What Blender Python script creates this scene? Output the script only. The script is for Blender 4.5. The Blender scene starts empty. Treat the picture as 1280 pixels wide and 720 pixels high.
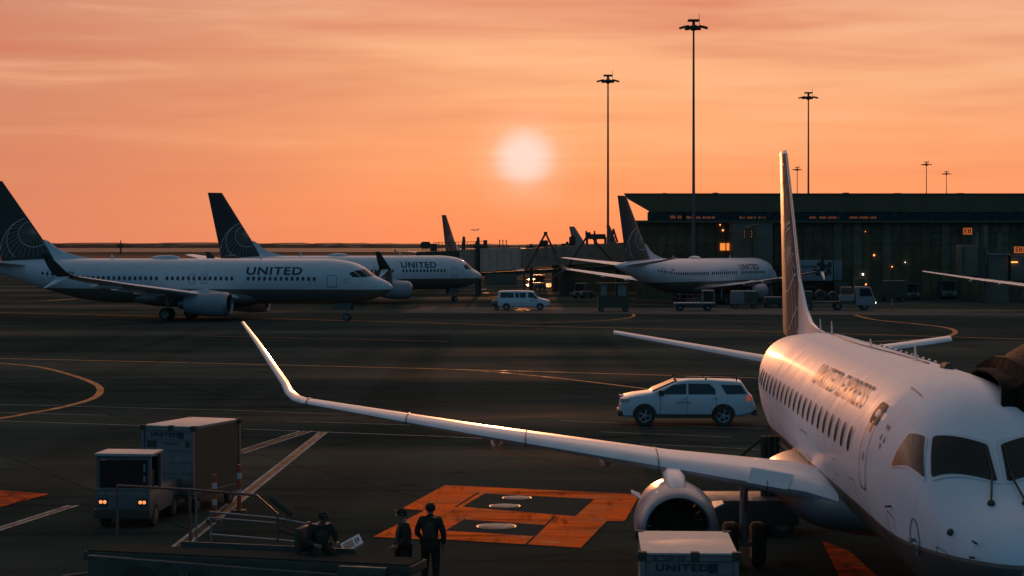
import bpy, bmesh, math, random
from mathutils import Vector, Matrix
random.seed(11)
S = bpy.context.scene
C = S.collection
R = math.radians
FOC, CH, HZ = 2400.0, 7.0, 308.0          # focal length in photo pixels, camera height, horizon row

def G(u, v, z=0.0):                        # a photo pixel on a level plane of height z
    d = FOC*(CH-z)/(v-HZ)
    return Vector(((u-640)*d/FOC, d, z))
def PD(u, v, d):                           # a photo pixel at distance d
    return Vector(((u-640)*d/FOC, d, CH-(v-HZ)*d/FOC))

# ------------------------------------------------------------------ materials
def nn(nt, t, **kw):
    n = nt.nodes.new(t)
    for k, v in kw.items(): setattr(n, k, v)
    return n
def mat(name, col, rough=0.5, metal=0.0, spec=0.5, var=0.12, scale=3.0, bump=0.0, coat=0.0, emit=None, es=1.0, stretch=(1,1,1)):
    m = bpy.data.materials.new(name); m.use_nodes = True
    nt = m.node_tree; b = nt.nodes['Principled BSDF']
    tc = nn(nt, 'ShaderNodeTexCoord'); mp = nn(nt, 'ShaderNodeMapping'); mp.inputs['Scale'].default_value = stretch
    nt.links.new(tc.outputs['Object'], mp.inputs[0])
    nz = nn(nt, 'ShaderNodeTexNoise'); nz.inputs['Scale'].default_value = scale; nz.inputs['Detail'].default_value = 5
    nt.links.new(mp.outputs[0], nz.inputs['Vector'])
    mr = nn(nt, 'ShaderNodeMapRange'); mr.inputs[1].default_value = .3; mr.inputs[2].default_value = .7
    mr.inputs[3].default_value = 1-var; mr.inputs[4].default_value = 1+var
    nt.links.new(nz.outputs[0], mr.inputs[0])
    mx = nn(nt, 'ShaderNodeVectorMath', operation='SCALE'); mx.inputs[0].default_value = col[:3]
    nt.links.new(mr.outputs[0], mx.inputs['Scale']); nt.links.new(mx.outputs[0], b.inputs['Base Color'])
    m2 = nn(nt, 'ShaderNodeMath', operation='MULTIPLY'); m2.inputs[1].default_value = rough; m2.use_clamp = True
    nt.links.new(mr.outputs[0], m2.inputs[0]); nt.links.new(m2.outputs[0], b.inputs['Roughness'])
    b.inputs['Metallic'].default_value = metal
    b.inputs['Specular IOR Level'].default_value = spec
    b.inputs['Coat Weight'].default_value = coat; b.inputs['Coat Roughness'].default_value = .12
    if bump:
        bp = nn(nt, 'ShaderNodeBump'); bp.inputs['Strength'].default_value = bump; bp.inputs['Distance'].default_value = .02
        nt.links.new(nz.outputs[0], bp.inputs['Height']); nt.links.new(bp.outputs[0], b.inputs['Normal'])
    if emit:
        b.inputs['Emission Color'].default_value = (*emit, 1); b.inputs['Emission Strength'].default_value = es
    return m
def flat(m, k=.1):
    nt = m.node_tree; b = nt.nodes['Principled BSDF']; df = nn(nt, 'ShaderNodeBsdfDiffuse'); nt.links.new(b.inputs['Base Color'].links[0].from_socket, df.inputs[0])
    ms = nn(nt, 'ShaderNodeMixShader'); ms.inputs[0].default_value = k; nt.links.new(df.outputs[0], ms.inputs[1]); nt.links.new(b.outputs[0], ms.inputs[2]); nt.links.new(ms.outputs[0], nt.nodes['Material Output'].inputs[0]); return m
def fuselage_mat(name, white, grey, zline, stripe, rough=.3, panel=1.27):
    m = mat(name, white, rough, var=.05, scale=1.3, coat=.06, spec=.45)
    nt = m.node_tree; b = nt.nodes['Principled BSDF']
    src = b.inputs['Base Color'].links[0].from_socket
    tc = nn(nt, 'ShaderNodeTexCoord'); sp = nn(nt, 'ShaderNodeSeparateXYZ'); nt.links.new(tc.outputs['Object'], sp.inputs[0])
    def lt(v):
        q = nn(nt, 'ShaderNodeMath', operation='LESS_THAN'); q.inputs[1].default_value = v
        nt.links.new(sp.outputs[2], q.inputs[0]); return q
    a = nn(nt, 'ShaderNodeMix', data_type='RGBA'); a.inputs['B'].default_value = (*stripe, 1)
    nt.links.new(src, a.inputs['A']); nt.links.new(lt(zline+.055).outputs[0], a.inputs['Factor'])
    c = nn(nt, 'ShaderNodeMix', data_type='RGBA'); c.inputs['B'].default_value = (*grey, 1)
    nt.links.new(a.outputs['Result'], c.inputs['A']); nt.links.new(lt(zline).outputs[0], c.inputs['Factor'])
    # faint skin joints round the barrel
    md = nn(nt, 'ShaderNodeMath', operation='PINGPONG'); md.inputs[1].default_value = panel
    nt.links.new(sp.outputs[0], md.inputs[0])
    q = nn(nt, 'ShaderNodeMath', operation='LESS_THAN'); q.inputs[1].default_value = .008; nt.links.new(md.outputs[0], q.inputs[0])
    dk = nn(nt, 'ShaderNodeMix', data_type='RGBA'); dk.inputs['B'].default_value = (white[0]*.55, white[1]*.55, white[2]*.55, 1)
    sc = nn(nt, 'ShaderNodeMath', operation='MULTIPLY'); sc.inputs[1].default_value = .45; nt.links.new(q.outputs[0], sc.inputs[0])
    nt.links.new(sc.outputs[0], dk.inputs['Factor']); nt.links.new(c.outputs['Result'], dk.inputs['A'])
    nt.links.new(dk.outputs['Result'], b.inputs['Base Color'])
    gr = nn(nt, 'ShaderNodeTexNoise'); gr.inputs['Scale'].default_value = 1.2; gr.inputs['Detail'].default_value = 6
    gm = nn(nt, 'ShaderNodeMapping'); gm.inputs['Scale'].default_value = (1.1, 2, .5); nt.links.new(tc.outputs['Object'], gm.inputs[0]); nt.links.new(gm.outputs[0], gr.inputs['Vector'])
    gx = nn(nt, 'ShaderNodeMapRange'); gx.inputs[1].default_value = .4; gx.inputs[2].default_value = .75; gx.inputs[3].default_value = 1; gx.inputs[4].default_value = .93; nt.links.new(gr.outputs[0], gx.inputs[0])
    gv = nn(nt, 'ShaderNodeVectorMath', operation='SCALE'); nt.links.new(dk.outputs['Result'], gv.inputs[0]); nt.links.new(gx.outputs[0], gv.inputs['Scale']); nt.links.new(gv.outputs[0], b.inputs['Base Color'])
    # gentle oil-canning of the skin so reflections break up
    nz = nn(nt, 'ShaderNodeTexNoise'); nz.inputs['Scale'].default_value = 1.6; nz.inputs['Detail'].default_value = 2
    nt.links.new(tc.outputs['Object'], nz.inputs['Vector'])
    bp = nn(nt, 'ShaderNodeBump'); bp.inputs['Strength'].default_value = .35; bp.inputs['Distance'].default_value = .03
    nt.links.new(nz.outputs[0], bp.inputs['Height']); nt.links.new(bp.outputs[0], b.inputs['Normal'])
    return m

M = {}
M['white'] = mat('white_paint', (.72,.73,.74), .32, coat=.2, var=.06)
M['wing'] = mat('wing_grey_paint', (.62,.63,.65), .36, coat=.15, var=.08, scale=1.5)
M['ewing'] = mat('pale_wing_paint', (.74,.74,.76), .42, coat=.08, var=.08, scale=1.5)
M['navy'] = mat('navy_paint', (.05,.055,.05), .5, spec=.25, var=.2)
M['gold'] = mat('gold_line', (.42,.36,.26), .5)
M['paleline'] = mat('pale_line', (.6,.6,.6), .5)
M['navytext'] = mat('navy_lettering', (.02,.03,.05), .45)
M['exptext'] = mat('lettering_blue', (.2,.19,.22), .4, coat=.1)
M['wglass'] = mat('cabin_window_glass', (.025,.03,.032), .2, var=.1)
M['cglass'] = mat('cockpit_glass', (.022,.021,.017), .1, spec=.3, var=.3, scale=1.5)
M['lip'] = mat('bare_metal_lip', (.6,.6,.62), .28, metal=.8)
M['elip'] = mat('dull_metal_lip', (.32,.33,.35), .36, metal=.5)
M['ecowl'] = mat('engine_cowl_paint', (.3,.32,.35), .4, var=.12)
M['steel'] = mat('brushed_steel', (.24,.24,.24), .42, metal=.6)
M['dark'] = mat('dark_duct', (.06,.06,.04), .8, spec=.1)
M['tyre'] = mat('tyre_rubber', (.07,.065,.045), .85, spec=.15)
M['rim'] = mat('wheel_rim', (.16,.17,.17), .5, metal=.4)
M['carrim'] = mat('car_alloy_rim', (.4,.41,.42), .35, metal=.5)
M['gear'] = mat('landing_gear_paint', (.35,.36,.37), .5)
M['carwhite'] = mat('car_white_paint', (.62,.65,.68), .28, coat=.5, var=.04)
M['carglass'] = mat('car_glass', (.02,.025,.027), .08, coat=.3)
M['plastic'] = mat('black_plastic', (.075,.07,.05), .7, spec=.2)
M['redlamp'] = mat('red_lamp', (.5,.05,.02), .3, emit=(1,.15,.03), es=.22)
M['headlamp'] = mat('lit_headlamp', (.8,.5,.3), .3, emit=(1,.3,.09), es=1.35)
M['amber'] = mat('amber_lamp', (.9,.4,.1), .3, emit=(1,.3,.06), es=3)
M['whitelamp'] = mat('white_lamp', (.9,.9,.9), .3, emit=(1,.85,.7), es=4)
M['lens'] = mat('unlit_lens', (.5,.5,.5), .15, coat=.5)
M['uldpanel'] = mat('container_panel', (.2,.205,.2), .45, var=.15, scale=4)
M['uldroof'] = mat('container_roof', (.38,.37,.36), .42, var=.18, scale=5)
M['curtain'] = mat('dark_curtain', (.08,.075,.05), .85, bump=.4, scale=6)
M['frame'] = mat('dark_steel_frame', (.08,.075,.055), .65, spec=.2)
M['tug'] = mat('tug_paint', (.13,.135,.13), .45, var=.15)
M['rail'] = mat('orange_brown_rail', (.15,.07,.045), .45, var=.3)
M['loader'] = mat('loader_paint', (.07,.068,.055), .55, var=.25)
M['belt'] = mat('rubber_belt', (.05,.05,.04), .9, spec=.1)
M['skin'] = mat('skin', (.28,.16,.11), .5)
M['cloth'] = mat('dark_uniform', (.045,.042,.032), .95, spec=.1, bump=.3, scale=14)
M['vest'] = mat('safety_vest', (.07,.055,.045), .85, bump=.3, scale=10)
M['vestband'] = mat('vest_reflective_band', (.14,.12,.1), .5)
M['hair'] = mat('dark_hair', (.02,.02,.02), .8)
M['shoe'] = mat('black_shoe', (.03,.03,.03), .5)
M['sock'] = mat('trouser_cuff', (.09,.09,.085), .8)
M['hoist'] = mat('hoist_steel', (.14,.09,.06), .7, spec=.2)
M['bridge'] = mat('bridge_panel', (.4,.25,.17), .6, var=.15, scale=1.2)
M['bridge2'] = mat('bridge_panel_light', (.68,.41,.29), .6, var=.12, scale=.9)
M['greywall'] = mat('grey_panel_wall', (.15,.13,.095), .6, var=.15, scale=.6)
M['roofdark'] = mat('dark_fascia', (.13,.112,.065), .75, spec=.15, var=.12, scale=.4)
M['mullion'] = mat('dark_mullion', (.11,.1,.065), .7, spec=.15)
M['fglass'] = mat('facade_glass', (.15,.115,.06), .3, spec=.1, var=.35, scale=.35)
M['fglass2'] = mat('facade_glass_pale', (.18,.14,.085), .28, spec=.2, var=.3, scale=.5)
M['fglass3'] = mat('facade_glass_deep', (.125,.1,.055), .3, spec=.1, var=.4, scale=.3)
M['interior'] = mat('interior_floor', (.06,.06,.055), .8)
M['signlit'] = mat('backlit_sign', (.8,.3,.08), .5, emit=(1,.2,.04), es=.42)
M['litwin'] = mat('lit_window', (.8,.4,.1), .5, emit=(1,.27,.04), es=1.0, var=.5, scale=2.5)
M['signtext'] = mat('sign_lettering', (.02,.02,.02), .6)
M['pole'] = mat('mast_steel', (.12,.11,.1), .5, metal=.3)
M['cone'] = mat('orange_plastic', (.5,.09,.03), .55)
M['band'] = mat('reflective_band', (.6,.6,.58), .4)
M['hood'] = mat('black_canopy_rubber', (.014,.013,.009), .85, spec=.1, bump=.6, scale=8)
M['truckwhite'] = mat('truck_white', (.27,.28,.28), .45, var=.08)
M['leaf'] = mat('printed_leaf', (.03,.04,.045), .6)
M['bluestripe'] = mat('grey_stripe', (.25,.3,.34), .5)
M['stripes'] = mat('striped_tail_paint', (.3,.2,.17), .4)

def glass_clear():
    m = bpy.data.materials.new('clerestory_glass'); m.use_nodes = True; nt = m.node_tree
    nt.nodes.remove(nt.nodes['Principled BSDF']); out = nt.nodes['Material Output']
    t = nn(nt, 'ShaderNodeBsdfTransparent'); t.inputs[0].default_value = (.33,.33,.33,1)
    g = nn(nt, 'ShaderNodeBsdfGlossy'); g.inputs['Roughness'].default_value = .1; g.inputs[0].default_value = (.2,.2,.2,1)
    nz = nn(nt, 'ShaderNodeTexNoise'); nz.inputs['Scale'].default_value = .6
    ml = nn(nt, 'ShaderNodeMath', operation='MULTIPLY'); ml.inputs[1].default_value = .3; nt.links.new(nz.outputs[0], ml.inputs[0])
    x = nn(nt, 'ShaderNodeMixShader'); nt.links.new(ml.outputs[0], x.inputs[0]); nt.links.new(t.outputs[0], x.inputs[1]); nt.links.new(g.outputs[0], x.inputs[2])
    nt.links.new(x.outputs[0], out.inputs[0]); return m
M['clear'] = glass_clear()

# ------------------------------------------------------------------ mesh helpers
class MB:
    def __init__(s): s.bm = bmesh.new()
    def box(s, x0, x1, y0, y1, z0, z1, rot=None, bev=0):
        v = [s.bm.verts.new((x, y, z)) for x in (x0, x1) for y in (y0, y1) for z in (z0, z1)]
        fs = [s.bm.faces.new([v[i] for i in q]) for q in ((0,1,3,2),(4,6,7,5),(0,4,5,1),(2,3,7,6),(0,2,6,4),(1,5,7,3))]
        if bev:
            es = list({e for f in fs for e in f.edges})
            r = bmesh.ops.bevel(s.bm, geom=es, offset=bev, segments=2, affect='EDGES', profile=.6)
            v = list({q for f in r['faces'] for q in f.verts} | {q for q in v if q.is_valid})
        if rot is not None:
            for q in v: q.co = rot @ q.co
        return s
    def tube(s, a, b, r, r2=None, n=10, cap=True):
        a, b = Vector(a), Vector(b); r2 = r if r2 is None else r2
        d = (b-a).normalized(); u = d.orthogonal().normalized(); w = d.cross(u)
        A = [s.bm.verts.new(a+(u*math.cos(t)+w*math.sin(t))*r) for t in (2*math.pi*i/n for i in range(n))]
        B = [s.bm.verts.new(b+(u*math.cos(t)+w*math.sin(t))*r2) for t in (2*math.pi*i/n for i in range(n))]
        for i in range(n): s.bm.faces.new([A[i], A[(i+1)%n], B[(i+1)%n], B[i]])
        if cap: s.bm.faces.new(A[::-1]); s.bm.faces.new(B)
        return s
    def path(s, pts, r, n=8):
        for a, b in zip(pts, pts[1:]): s.tube(a, b, r, n=n)
        return s
    def lathe(s, prof, org, axis, n=32, cap=False):     # prof: (along axis, radius)
        org = Vector(org); d = Vector(axis).normalized(); u = d.orthogonal().normalized(); w = d.cross(u)
        rings = []
        for t, r in prof:
            rings.append([s.bm.verts.new(org+d*t+(u*math.cos(2*math.pi*i/n)+w*math.sin(2*math.pi*i/n))*r) for i in range(n)])
        for A, B in zip(rings, rings[1:]):
            for i in range(n): s.bm.faces.new([A[i], A[(i+1)%n], B[(i+1)%n], B[i]])
        if cap: s.bm.faces.new(rings[0][::-1]); s.bm.faces.new(rings[-1])
        return s
    def loft(s, rings, closed=True, caps=True):
        V = [[s.bm.verts.new(p) for p in r] for r in rings]
        for A, B in zip(V, V[1:]):
            n = len(A)
            for i in range(n if closed else n-1): s.bm.faces.new([A[i], A[(i+1)%n], B[(i+1)%n], B[i]])
        if caps: s.bm.faces.new(V[0][::-1]); s.bm.faces.new(V[-1])
        return s
    def prism(s, poly, h, axis=2, base=0.0):             # poly: 2D points; extruded along axis
        def put(p, t):
            q = list(p); q.insert(axis, t); return Vector(q)
        return s.loft([[put(p, base) for p in poly], [put(p, base+h) for p in poly]])
    def build(s, name, m, parent=None, smooth=35, loc=None, bevel=0):
        bmesh.ops.recalc_face_normals(s.bm, faces=s.bm.faces)
        me = bpy.data.meshes.new(name); s.bm.to_mesh(me); s.bm.free()
        if smooth:
            for p in me.polygons: p.use_smooth = True
            me.set_sharp_from_angle(angle=R(smooth))
        me.materials.append(m)
        o = bpy.data.objects.new(name, me); C.objects.link(o)
        if parent: o.parent = parent
        if loc: o.location = loc
        if bevel:
            b = o.modifiers.new('b', 'BEVEL'); b.width = bevel; b.segments = 2; b.limit_method = 'ANGLE'; b.angle_limit = R(40)
        return o
def tag(o, label=None, cat=None, group=None, kind=None):
    for k, v in (('label', label), ('category', cat), ('group', group), ('kind', kind)):
        if v: o[k] = v
    return o
def thing(name, label, cat, loc=(0,0,0), rz=0.0, group=None):
    o = bpy.data.objects.new(name, None); C.objects.link(o); o.empty_display_size = .2
    o.location = loc; o.rotation_euler = (0, 0, rz); return tag(o, label, cat, group)
def copy_tree(o, parent=None, skip=()):
    c = o.copy(); C.objects.link(c); c.parent = parent
    for ch in [q for q in list(bpy.data.objects) if q.parent == o]:
        if ch.name.split('.')[0] in skip: continue
        copy_tree(ch, c, skip)
    return c
def evaluated(o):                                        # bake modifiers into the mesh
    bpy.context.view_layer.update()
    dg = bpy.context.evaluated_depsgraph_get()
    me = bpy.data.meshes.new_from_object(o.evaluated_get(dg)); o.modifiers.clear(); o.data = me; return o
def boolcut(o, cut):
    md = o.modifiers.new('c', 'BOOLEAN'); md.operation = 'DIFFERENCE'; md.object = cut; md.solver = 'EXACT'
    evaluated(o); bpy.data.objects.remove(cut)
    for p in o.data.polygons: p.use_smooth = True
    o.data.set_sharp_from_angle(angle=R(30)); return o
def text_bm(txt, size, sx=1.0, bold=.02, space=1.0, shear=0.0):
    cu = bpy.data.curves.new('t', 'FONT'); cu.body = txt; cu.size = size; cu.offset = bold*size; cu.space_character = space; cu.shear = shear
    cu.resolution_u = 3; cu.align_x = 'CENTER'; cu.align_y = 'CENTER'
    o = bpy.data.objects.new('t', cu); C.objects.link(o); bpy.context.view_layer.update()
    me = bpy.data.meshes.new_from_object(o.evaluated_get(bpy.context.evaluated_depsgraph_get()))
    bm = bmesh.new(); bm.from_mesh(me); bpy.data.objects.remove(o); bpy.data.meshes.remove(me)
    for v in bm.verts: v.co.x *= sx
    return bm
def lettering(name, txt, size, parent, m, org, right, up, sx=1.0, bold=.02, space=1.0, proud=.006, thick=.004):
    bm = text_bm(txt, size, sx, bold, space); org, right, up = Vector(org), Vector(right).normalized(), Vector(up).normalized(); n = right.cross(up)
    for v in bm.verts: v.co = org+right*v.co.x+up*v.co.y+n*proud
    me = bpy.data.meshes.new(name); bm.to_mesh(me); bm.free(); me.materials.append(m)
    o = bpy.data.objects.new(name, me); C.objects.link(o); o.parent = parent; return o

# ------------------------------------------------------------------ lofted fuselage surface
class Body:
    def __init__(s, st, k=1.0):          # st rows: x, top, bottom, half width, widest height, squareness
        s.st = [[v*k for v in r[:5]]+[r[5]] for r in st]; s.k = k
    def at(s, x):
        st = s.st; x = max(st[0][0], min(st[-1][0], x))
        for i in range(len(st)-1):
            if x <= st[i+1][0]: break
        a, b = st[i], st[i+1]; t = (x-a[0])/(b[0]-a[0])
        p = st[i-1] if i else a; q = st[i+2] if i+2 < len(st) else b; h = b[0]-a[0]; out = []
        for c in range(1, 6):
            da = 0 if i == 0 and c < 0 else (b[c]-p[c])/(b[0]-p[0]) if i else (b[c]-a[c])/h*1.6
            db = (q[c]-a[c])/(q[0]-a[0])
            s1 = (b[c]-a[c])/h
            if i and (a[c]-p[c])*s1 <= 0: da = 0
            if i+2 < len(st) and (q[c]-b[c])*s1 <= 0: db = 0
            t2, t3 = t*t, t*t*t
            out.append((2*t3-3*t2+1)*a[c]+(t3-2*t2+t)*h*da+(-2*t3+3*t2)*b[c]+(t3-t2)*h*db)
        return out
    def p(s, x, ang, off=0.0):
        top, bot, hw, zc, n = s.at(x); a = R(ang); e = 2/n
        sn, cs = math.sin(a), math.cos(a)
        y = hw*math.copysign(abs(sn)**e, sn); z = zc+(top-zc if cs >= 0 else zc-bot)*math.copysign(abs(cs)**e, cs)
        P = Vector((x, y, z))
        if off: P += s.n(x, ang)*off
        return P
    def n(s, x, ang):
        e = .03; a = s.p(x+e, ang)-s.p(max(x-e, s.st[0][0]), ang); b = s.p(x, ang+.7)-s.p(x, ang-.7)
        v = b.cross(a)
        if v.length == 0: return Vector((-1,0,0))
        v.normalize()
        c = Vector((x, 0, s.at(x)[3]))
        return v if v.dot(s.p(x, ang)-c) > 0 else -v
    def mesh(s, xs, n=56):
        m = MB(); rings = [[s.p(x, 360*i/n) for i in range(n)] for x in xs]; m.loft(rings); return m
    def decal(s, bm, off=.008, dx=.25, da=4.0):      # bm flat in (x, angle) -> wrapped on the skin
        xs = [v.co.x for v in bm.verts]; ys = [v.co.y for v in bm.verts]
        for lo, hi, d, ax in ((min(xs), max(xs), dx, 0), (min(ys), max(ys), da, 1)):
            t = math.ceil(lo/d+1e-6)*d
            while t < hi:
                co = [0,0,0]; no = [0,0,0]; co[ax] = t; no[ax] = 1
                bmesh.ops.bisect_plane(bm, geom=bm.verts[:]+bm.edges[:]+bm.faces[:], plane_co=co, plane_no=no); t += d
        bmesh.ops.triangulate(bm, faces=bm.faces)
        for v in bm.verts: v.co = s.p(v.co.x, v.co.y, off)
        m = MB(); m.bm.free(); m.bm = bm; return m
    def patch(s, poly, **kw):
        bm = bmesh.new(); bm.faces.new([bm.verts.new((x, a, 0)) for x, a in poly]); return s.decal(bm, **kw)
    def ring(s, poly, w, wa, **kw):                   # outline of a closed polygon in (x, angle)
        bm = bmesh.new(); cx = sum(p[0] for p in poly)/len(poly); ca = sum(p[1] for p in poly)/len(poly)
        def inn(p):
            return (p[0]-math.copysign(min(w, abs(p[0]-cx)), p[0]-cx), p[1]-math.copysign(min(wa, abs(p[1]-ca)), p[1]-ca))
        A = [bm.verts.new((*p, 0)) for p in poly]; B = [bm.verts.new((*inn(p), 0)) for p in poly]
        for i in range(len(A)):
            j = (i+1) % len(A)
            try: bm.faces.new([A[i], A[j], B[j], B[i]])
            except ValueError: pass
        return s.decal(bm, **kw)
def rrect(x0, x1, a0, a1, r, ra, n=4):
    P = []
    for cx, ca, q in ((x1-r, a1-ra, 0), (x0+r, a1-ra, 1), (x0+r, a0+ra, 2), (x1-r, a0+ra, 3)):
        for i in range(n+1):
            t = (q+i/n)*math.pi/2; P.append((cx+r*math.cos(t), ca+ra*math.sin(t)))
    return P

FOIL = [(1,.0),(.8,.35),(.55,.75),(.3,.98),(.12,.82),(.035,.5),(0,0),(.035,-.38),(.12,-.6),(.3,-.72),(.55,-.5),(.8,-.2)]
def wing_mb(secs):                      # section: LE point, chord, thickness, up vector
    m = MB(); rings = []
    for le, ch, th, up in secs:
        le, up = Vector(le), Vector(up).normalized()
        rings.append([le+Vector((ch*f, 0, 0))+up*(t*th/2*ch) for f, t in FOIL])
    m.loft(rings); return m
def fin_mb(secs):
    m = MB(); rings = []
    for (x, z), ch, th in secs:
        up = [(x+ch*f, t*th/2*ch) for f, t in ((1,0),(.75,.45),(.4,1),(.15,.85),(.04,.5),(0,0))]
        r = [Vector((a, b, z)) for a, b in up]+[Vector((a, -b, z)) for a, b in up[-2:0:-1]]
        rings.append(r)
    m.loft(rings); return m

def arcs(name, secs, cx, cz, rad, tilt, side, m, par, w=.03, nlat=6, nmer=12, clipz=0, lat=True, mer=True):
    """globe grid laid on the fin as thin strips; secs give the fin outline and thickness"""
    def at(z):
        (x0, z0), c0, t0 = secs[0]; (x1, z1), c1, t1 = secs[-1]; k = (z-z0)/(z1-z0)
        return x0+(x1-x0)*k, c0+(c1-c0)*k, t0+(t1-t0)*k
    def y(x, z):
        le, ch, th = at(z); f = (x-le)/ch
        if f < .015 or f > .985 or z < clipz: return None
        pts = ((0,0),(.04,.5),(.15,.85),(.4,1),(.75,.45),(1,0))
        for (a, b), (c, d) in zip(pts, pts[1:]):
            if f <= c: return (b+(d-b)*(f-a)/(c-a))*th/2*ch+.012
    M_ = Matrix.Rotation(R(tilt[0]), 3, 'X') @ Matrix.Rotation(R(tilt[1]), 3, 'Z')
    lines = []
    if lat:
        for i in range(1, nlat):
            ph = math.pi*i/nlat; lines.append([M_ @ Vector((math.sin(ph)*math.cos(t), math.sin(ph)*math.sin(t), math.cos(ph))) for t in (2*math.pi*j/72 for j in range(73))])
    if mer:
        for i in range(nmer):
            t = math.pi*i/nmer; lines.append([M_ @ Vector((math.sin(p)*math.cos(t), math.sin(p)*math.sin(t), math.cos(p))) for p in (2*math.pi*j/72 for j in range(73))])
    if lat: lines.append([Vector((math.cos(t), -.001, math.sin(t))) for t in (2*math.pi*j/72 for j in range(73))])
    mb = MB()
    for L in lines:
        for a, b in zip(L, L[1:]):
            if a.y > 0.0 or b.y > 0.0: continue
            P = Vector((cx+a.x*rad, 0, cz+a.z*rad)); Q = Vector((cx+b.x*rad, 0, cz+b.z*rad)); d = Q-P
            if d.length < 1e-4: continue
            n = Vector((-d.z, 0, d.x)).normalized()*w/2
            q = []
            for V in (P-n, P+n, Q+n, Q-n):
                yy = y(V.x, V.z)
                if yy is None: q = None; break
                q.append((V.x, side*yy, V.z))
            if q: mb.bm.faces.new([mb.bm.verts.new(v) for v in q])
    return mb.build(name, m, par, smooth=0)

def engine(par, x, y, z, r, L, m, lipm, k=1.0, pylon=None, flat=.0):
    nac = MB().lathe([(.0,r*.86),(.12*r,r*.93),(.35*r,r),(L*.35,r*1.04),(L*.7,r*.92),(L*.86,r*.8),(L*.86,r*.72),(L*.5,r*.72)], (x,y,z), (1,0,0), 40).build('engine_nacelle', m, par)
    MB().lathe([(.28*r,r*.985),(.1*r,r*.925),(.0,r*.86),(-.03*r,r*.82),(.03*r,r*.775),(.2*r,r*.75)], (x-.01,y,z), (1,0,0), 40).build('inlet_lip', lipm, nac)
    MB().lathe([(.15*r,r*.755),(.9*r,r*.74)], (x,y,z), (1,0,0), 40).build('inlet_duct', M['dark'], nac)
    f = MB()
    for i in range(22):
        t = 2*math.pi*i/22; rot = Matrix.Translation((x+.85*r, y, z)) @ Matrix.Rotation(t, 4, 'X') @ Matrix.Rotation(R(35), 4, 'Z')
        f.box(-.01, .01, -r*.09, r*.09, r*.2, r*.73, rot)
    f.build('fan_blades', M['dark'], nac, smooth=0)
    MB().lathe([(0,.005),(.12*r,r*.12),(.3*r,r*.22),(.4*r,r*.23)], (x+.5*r,y,z), (1,0,0), 20).build('spinner', M['dark'], nac)
    MB().lathe([(L*.8,r*.6),(L*1.0,r*.42),(L*1.0,r*.36),(L*.75,r*.36)], (x,y,z), (1,0,0), 28).build('exhaust_nozzle', M['steel'], nac)
    MB().lathe([(L*.9,r*.3),(L*1.18,.01)], (x,y,z), (1,0,0), 20).build('exhaust_cone', M['dark'], nac)
    return nac
def wheelset(par, x, y, z, r, w, gap, strut_top, m=None, side=0):
    leg = MB(); leg.tube((x, y, z), (x, y, strut_top), .09, n=12).tube((x, y-gap-w/2, z), (x, y+gap+w/2, z), .06)
    leg.tube((x, y, z+.7), (x-.9, y+side*.2, strut_top), .05)
    g = leg.build('landing_gear_leg', M['gear'], par)
    for s in (-1, 1):
        c = y+s*gap
        MB().lathe([(-w/2,r*.62),(-w/2,r*.9),(-w*.3,r),(w*.3,r),(w/2,r*.9),(w/2,r*.62)], (x,c,z), (0,1,0), 28).build('gear_tyre', M['tyre'], g)
        MB().lathe([(-w*.42,.04),(-w*.42,r*.5),(-w*.5,r*.63),(w*.5,r*.63),(w*.42,r*.5),(w*.42,.04)], (x,c,z), (0,1,0), 24, cap=True).build('gear_rim', M['rim'], g)
    return g

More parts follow.
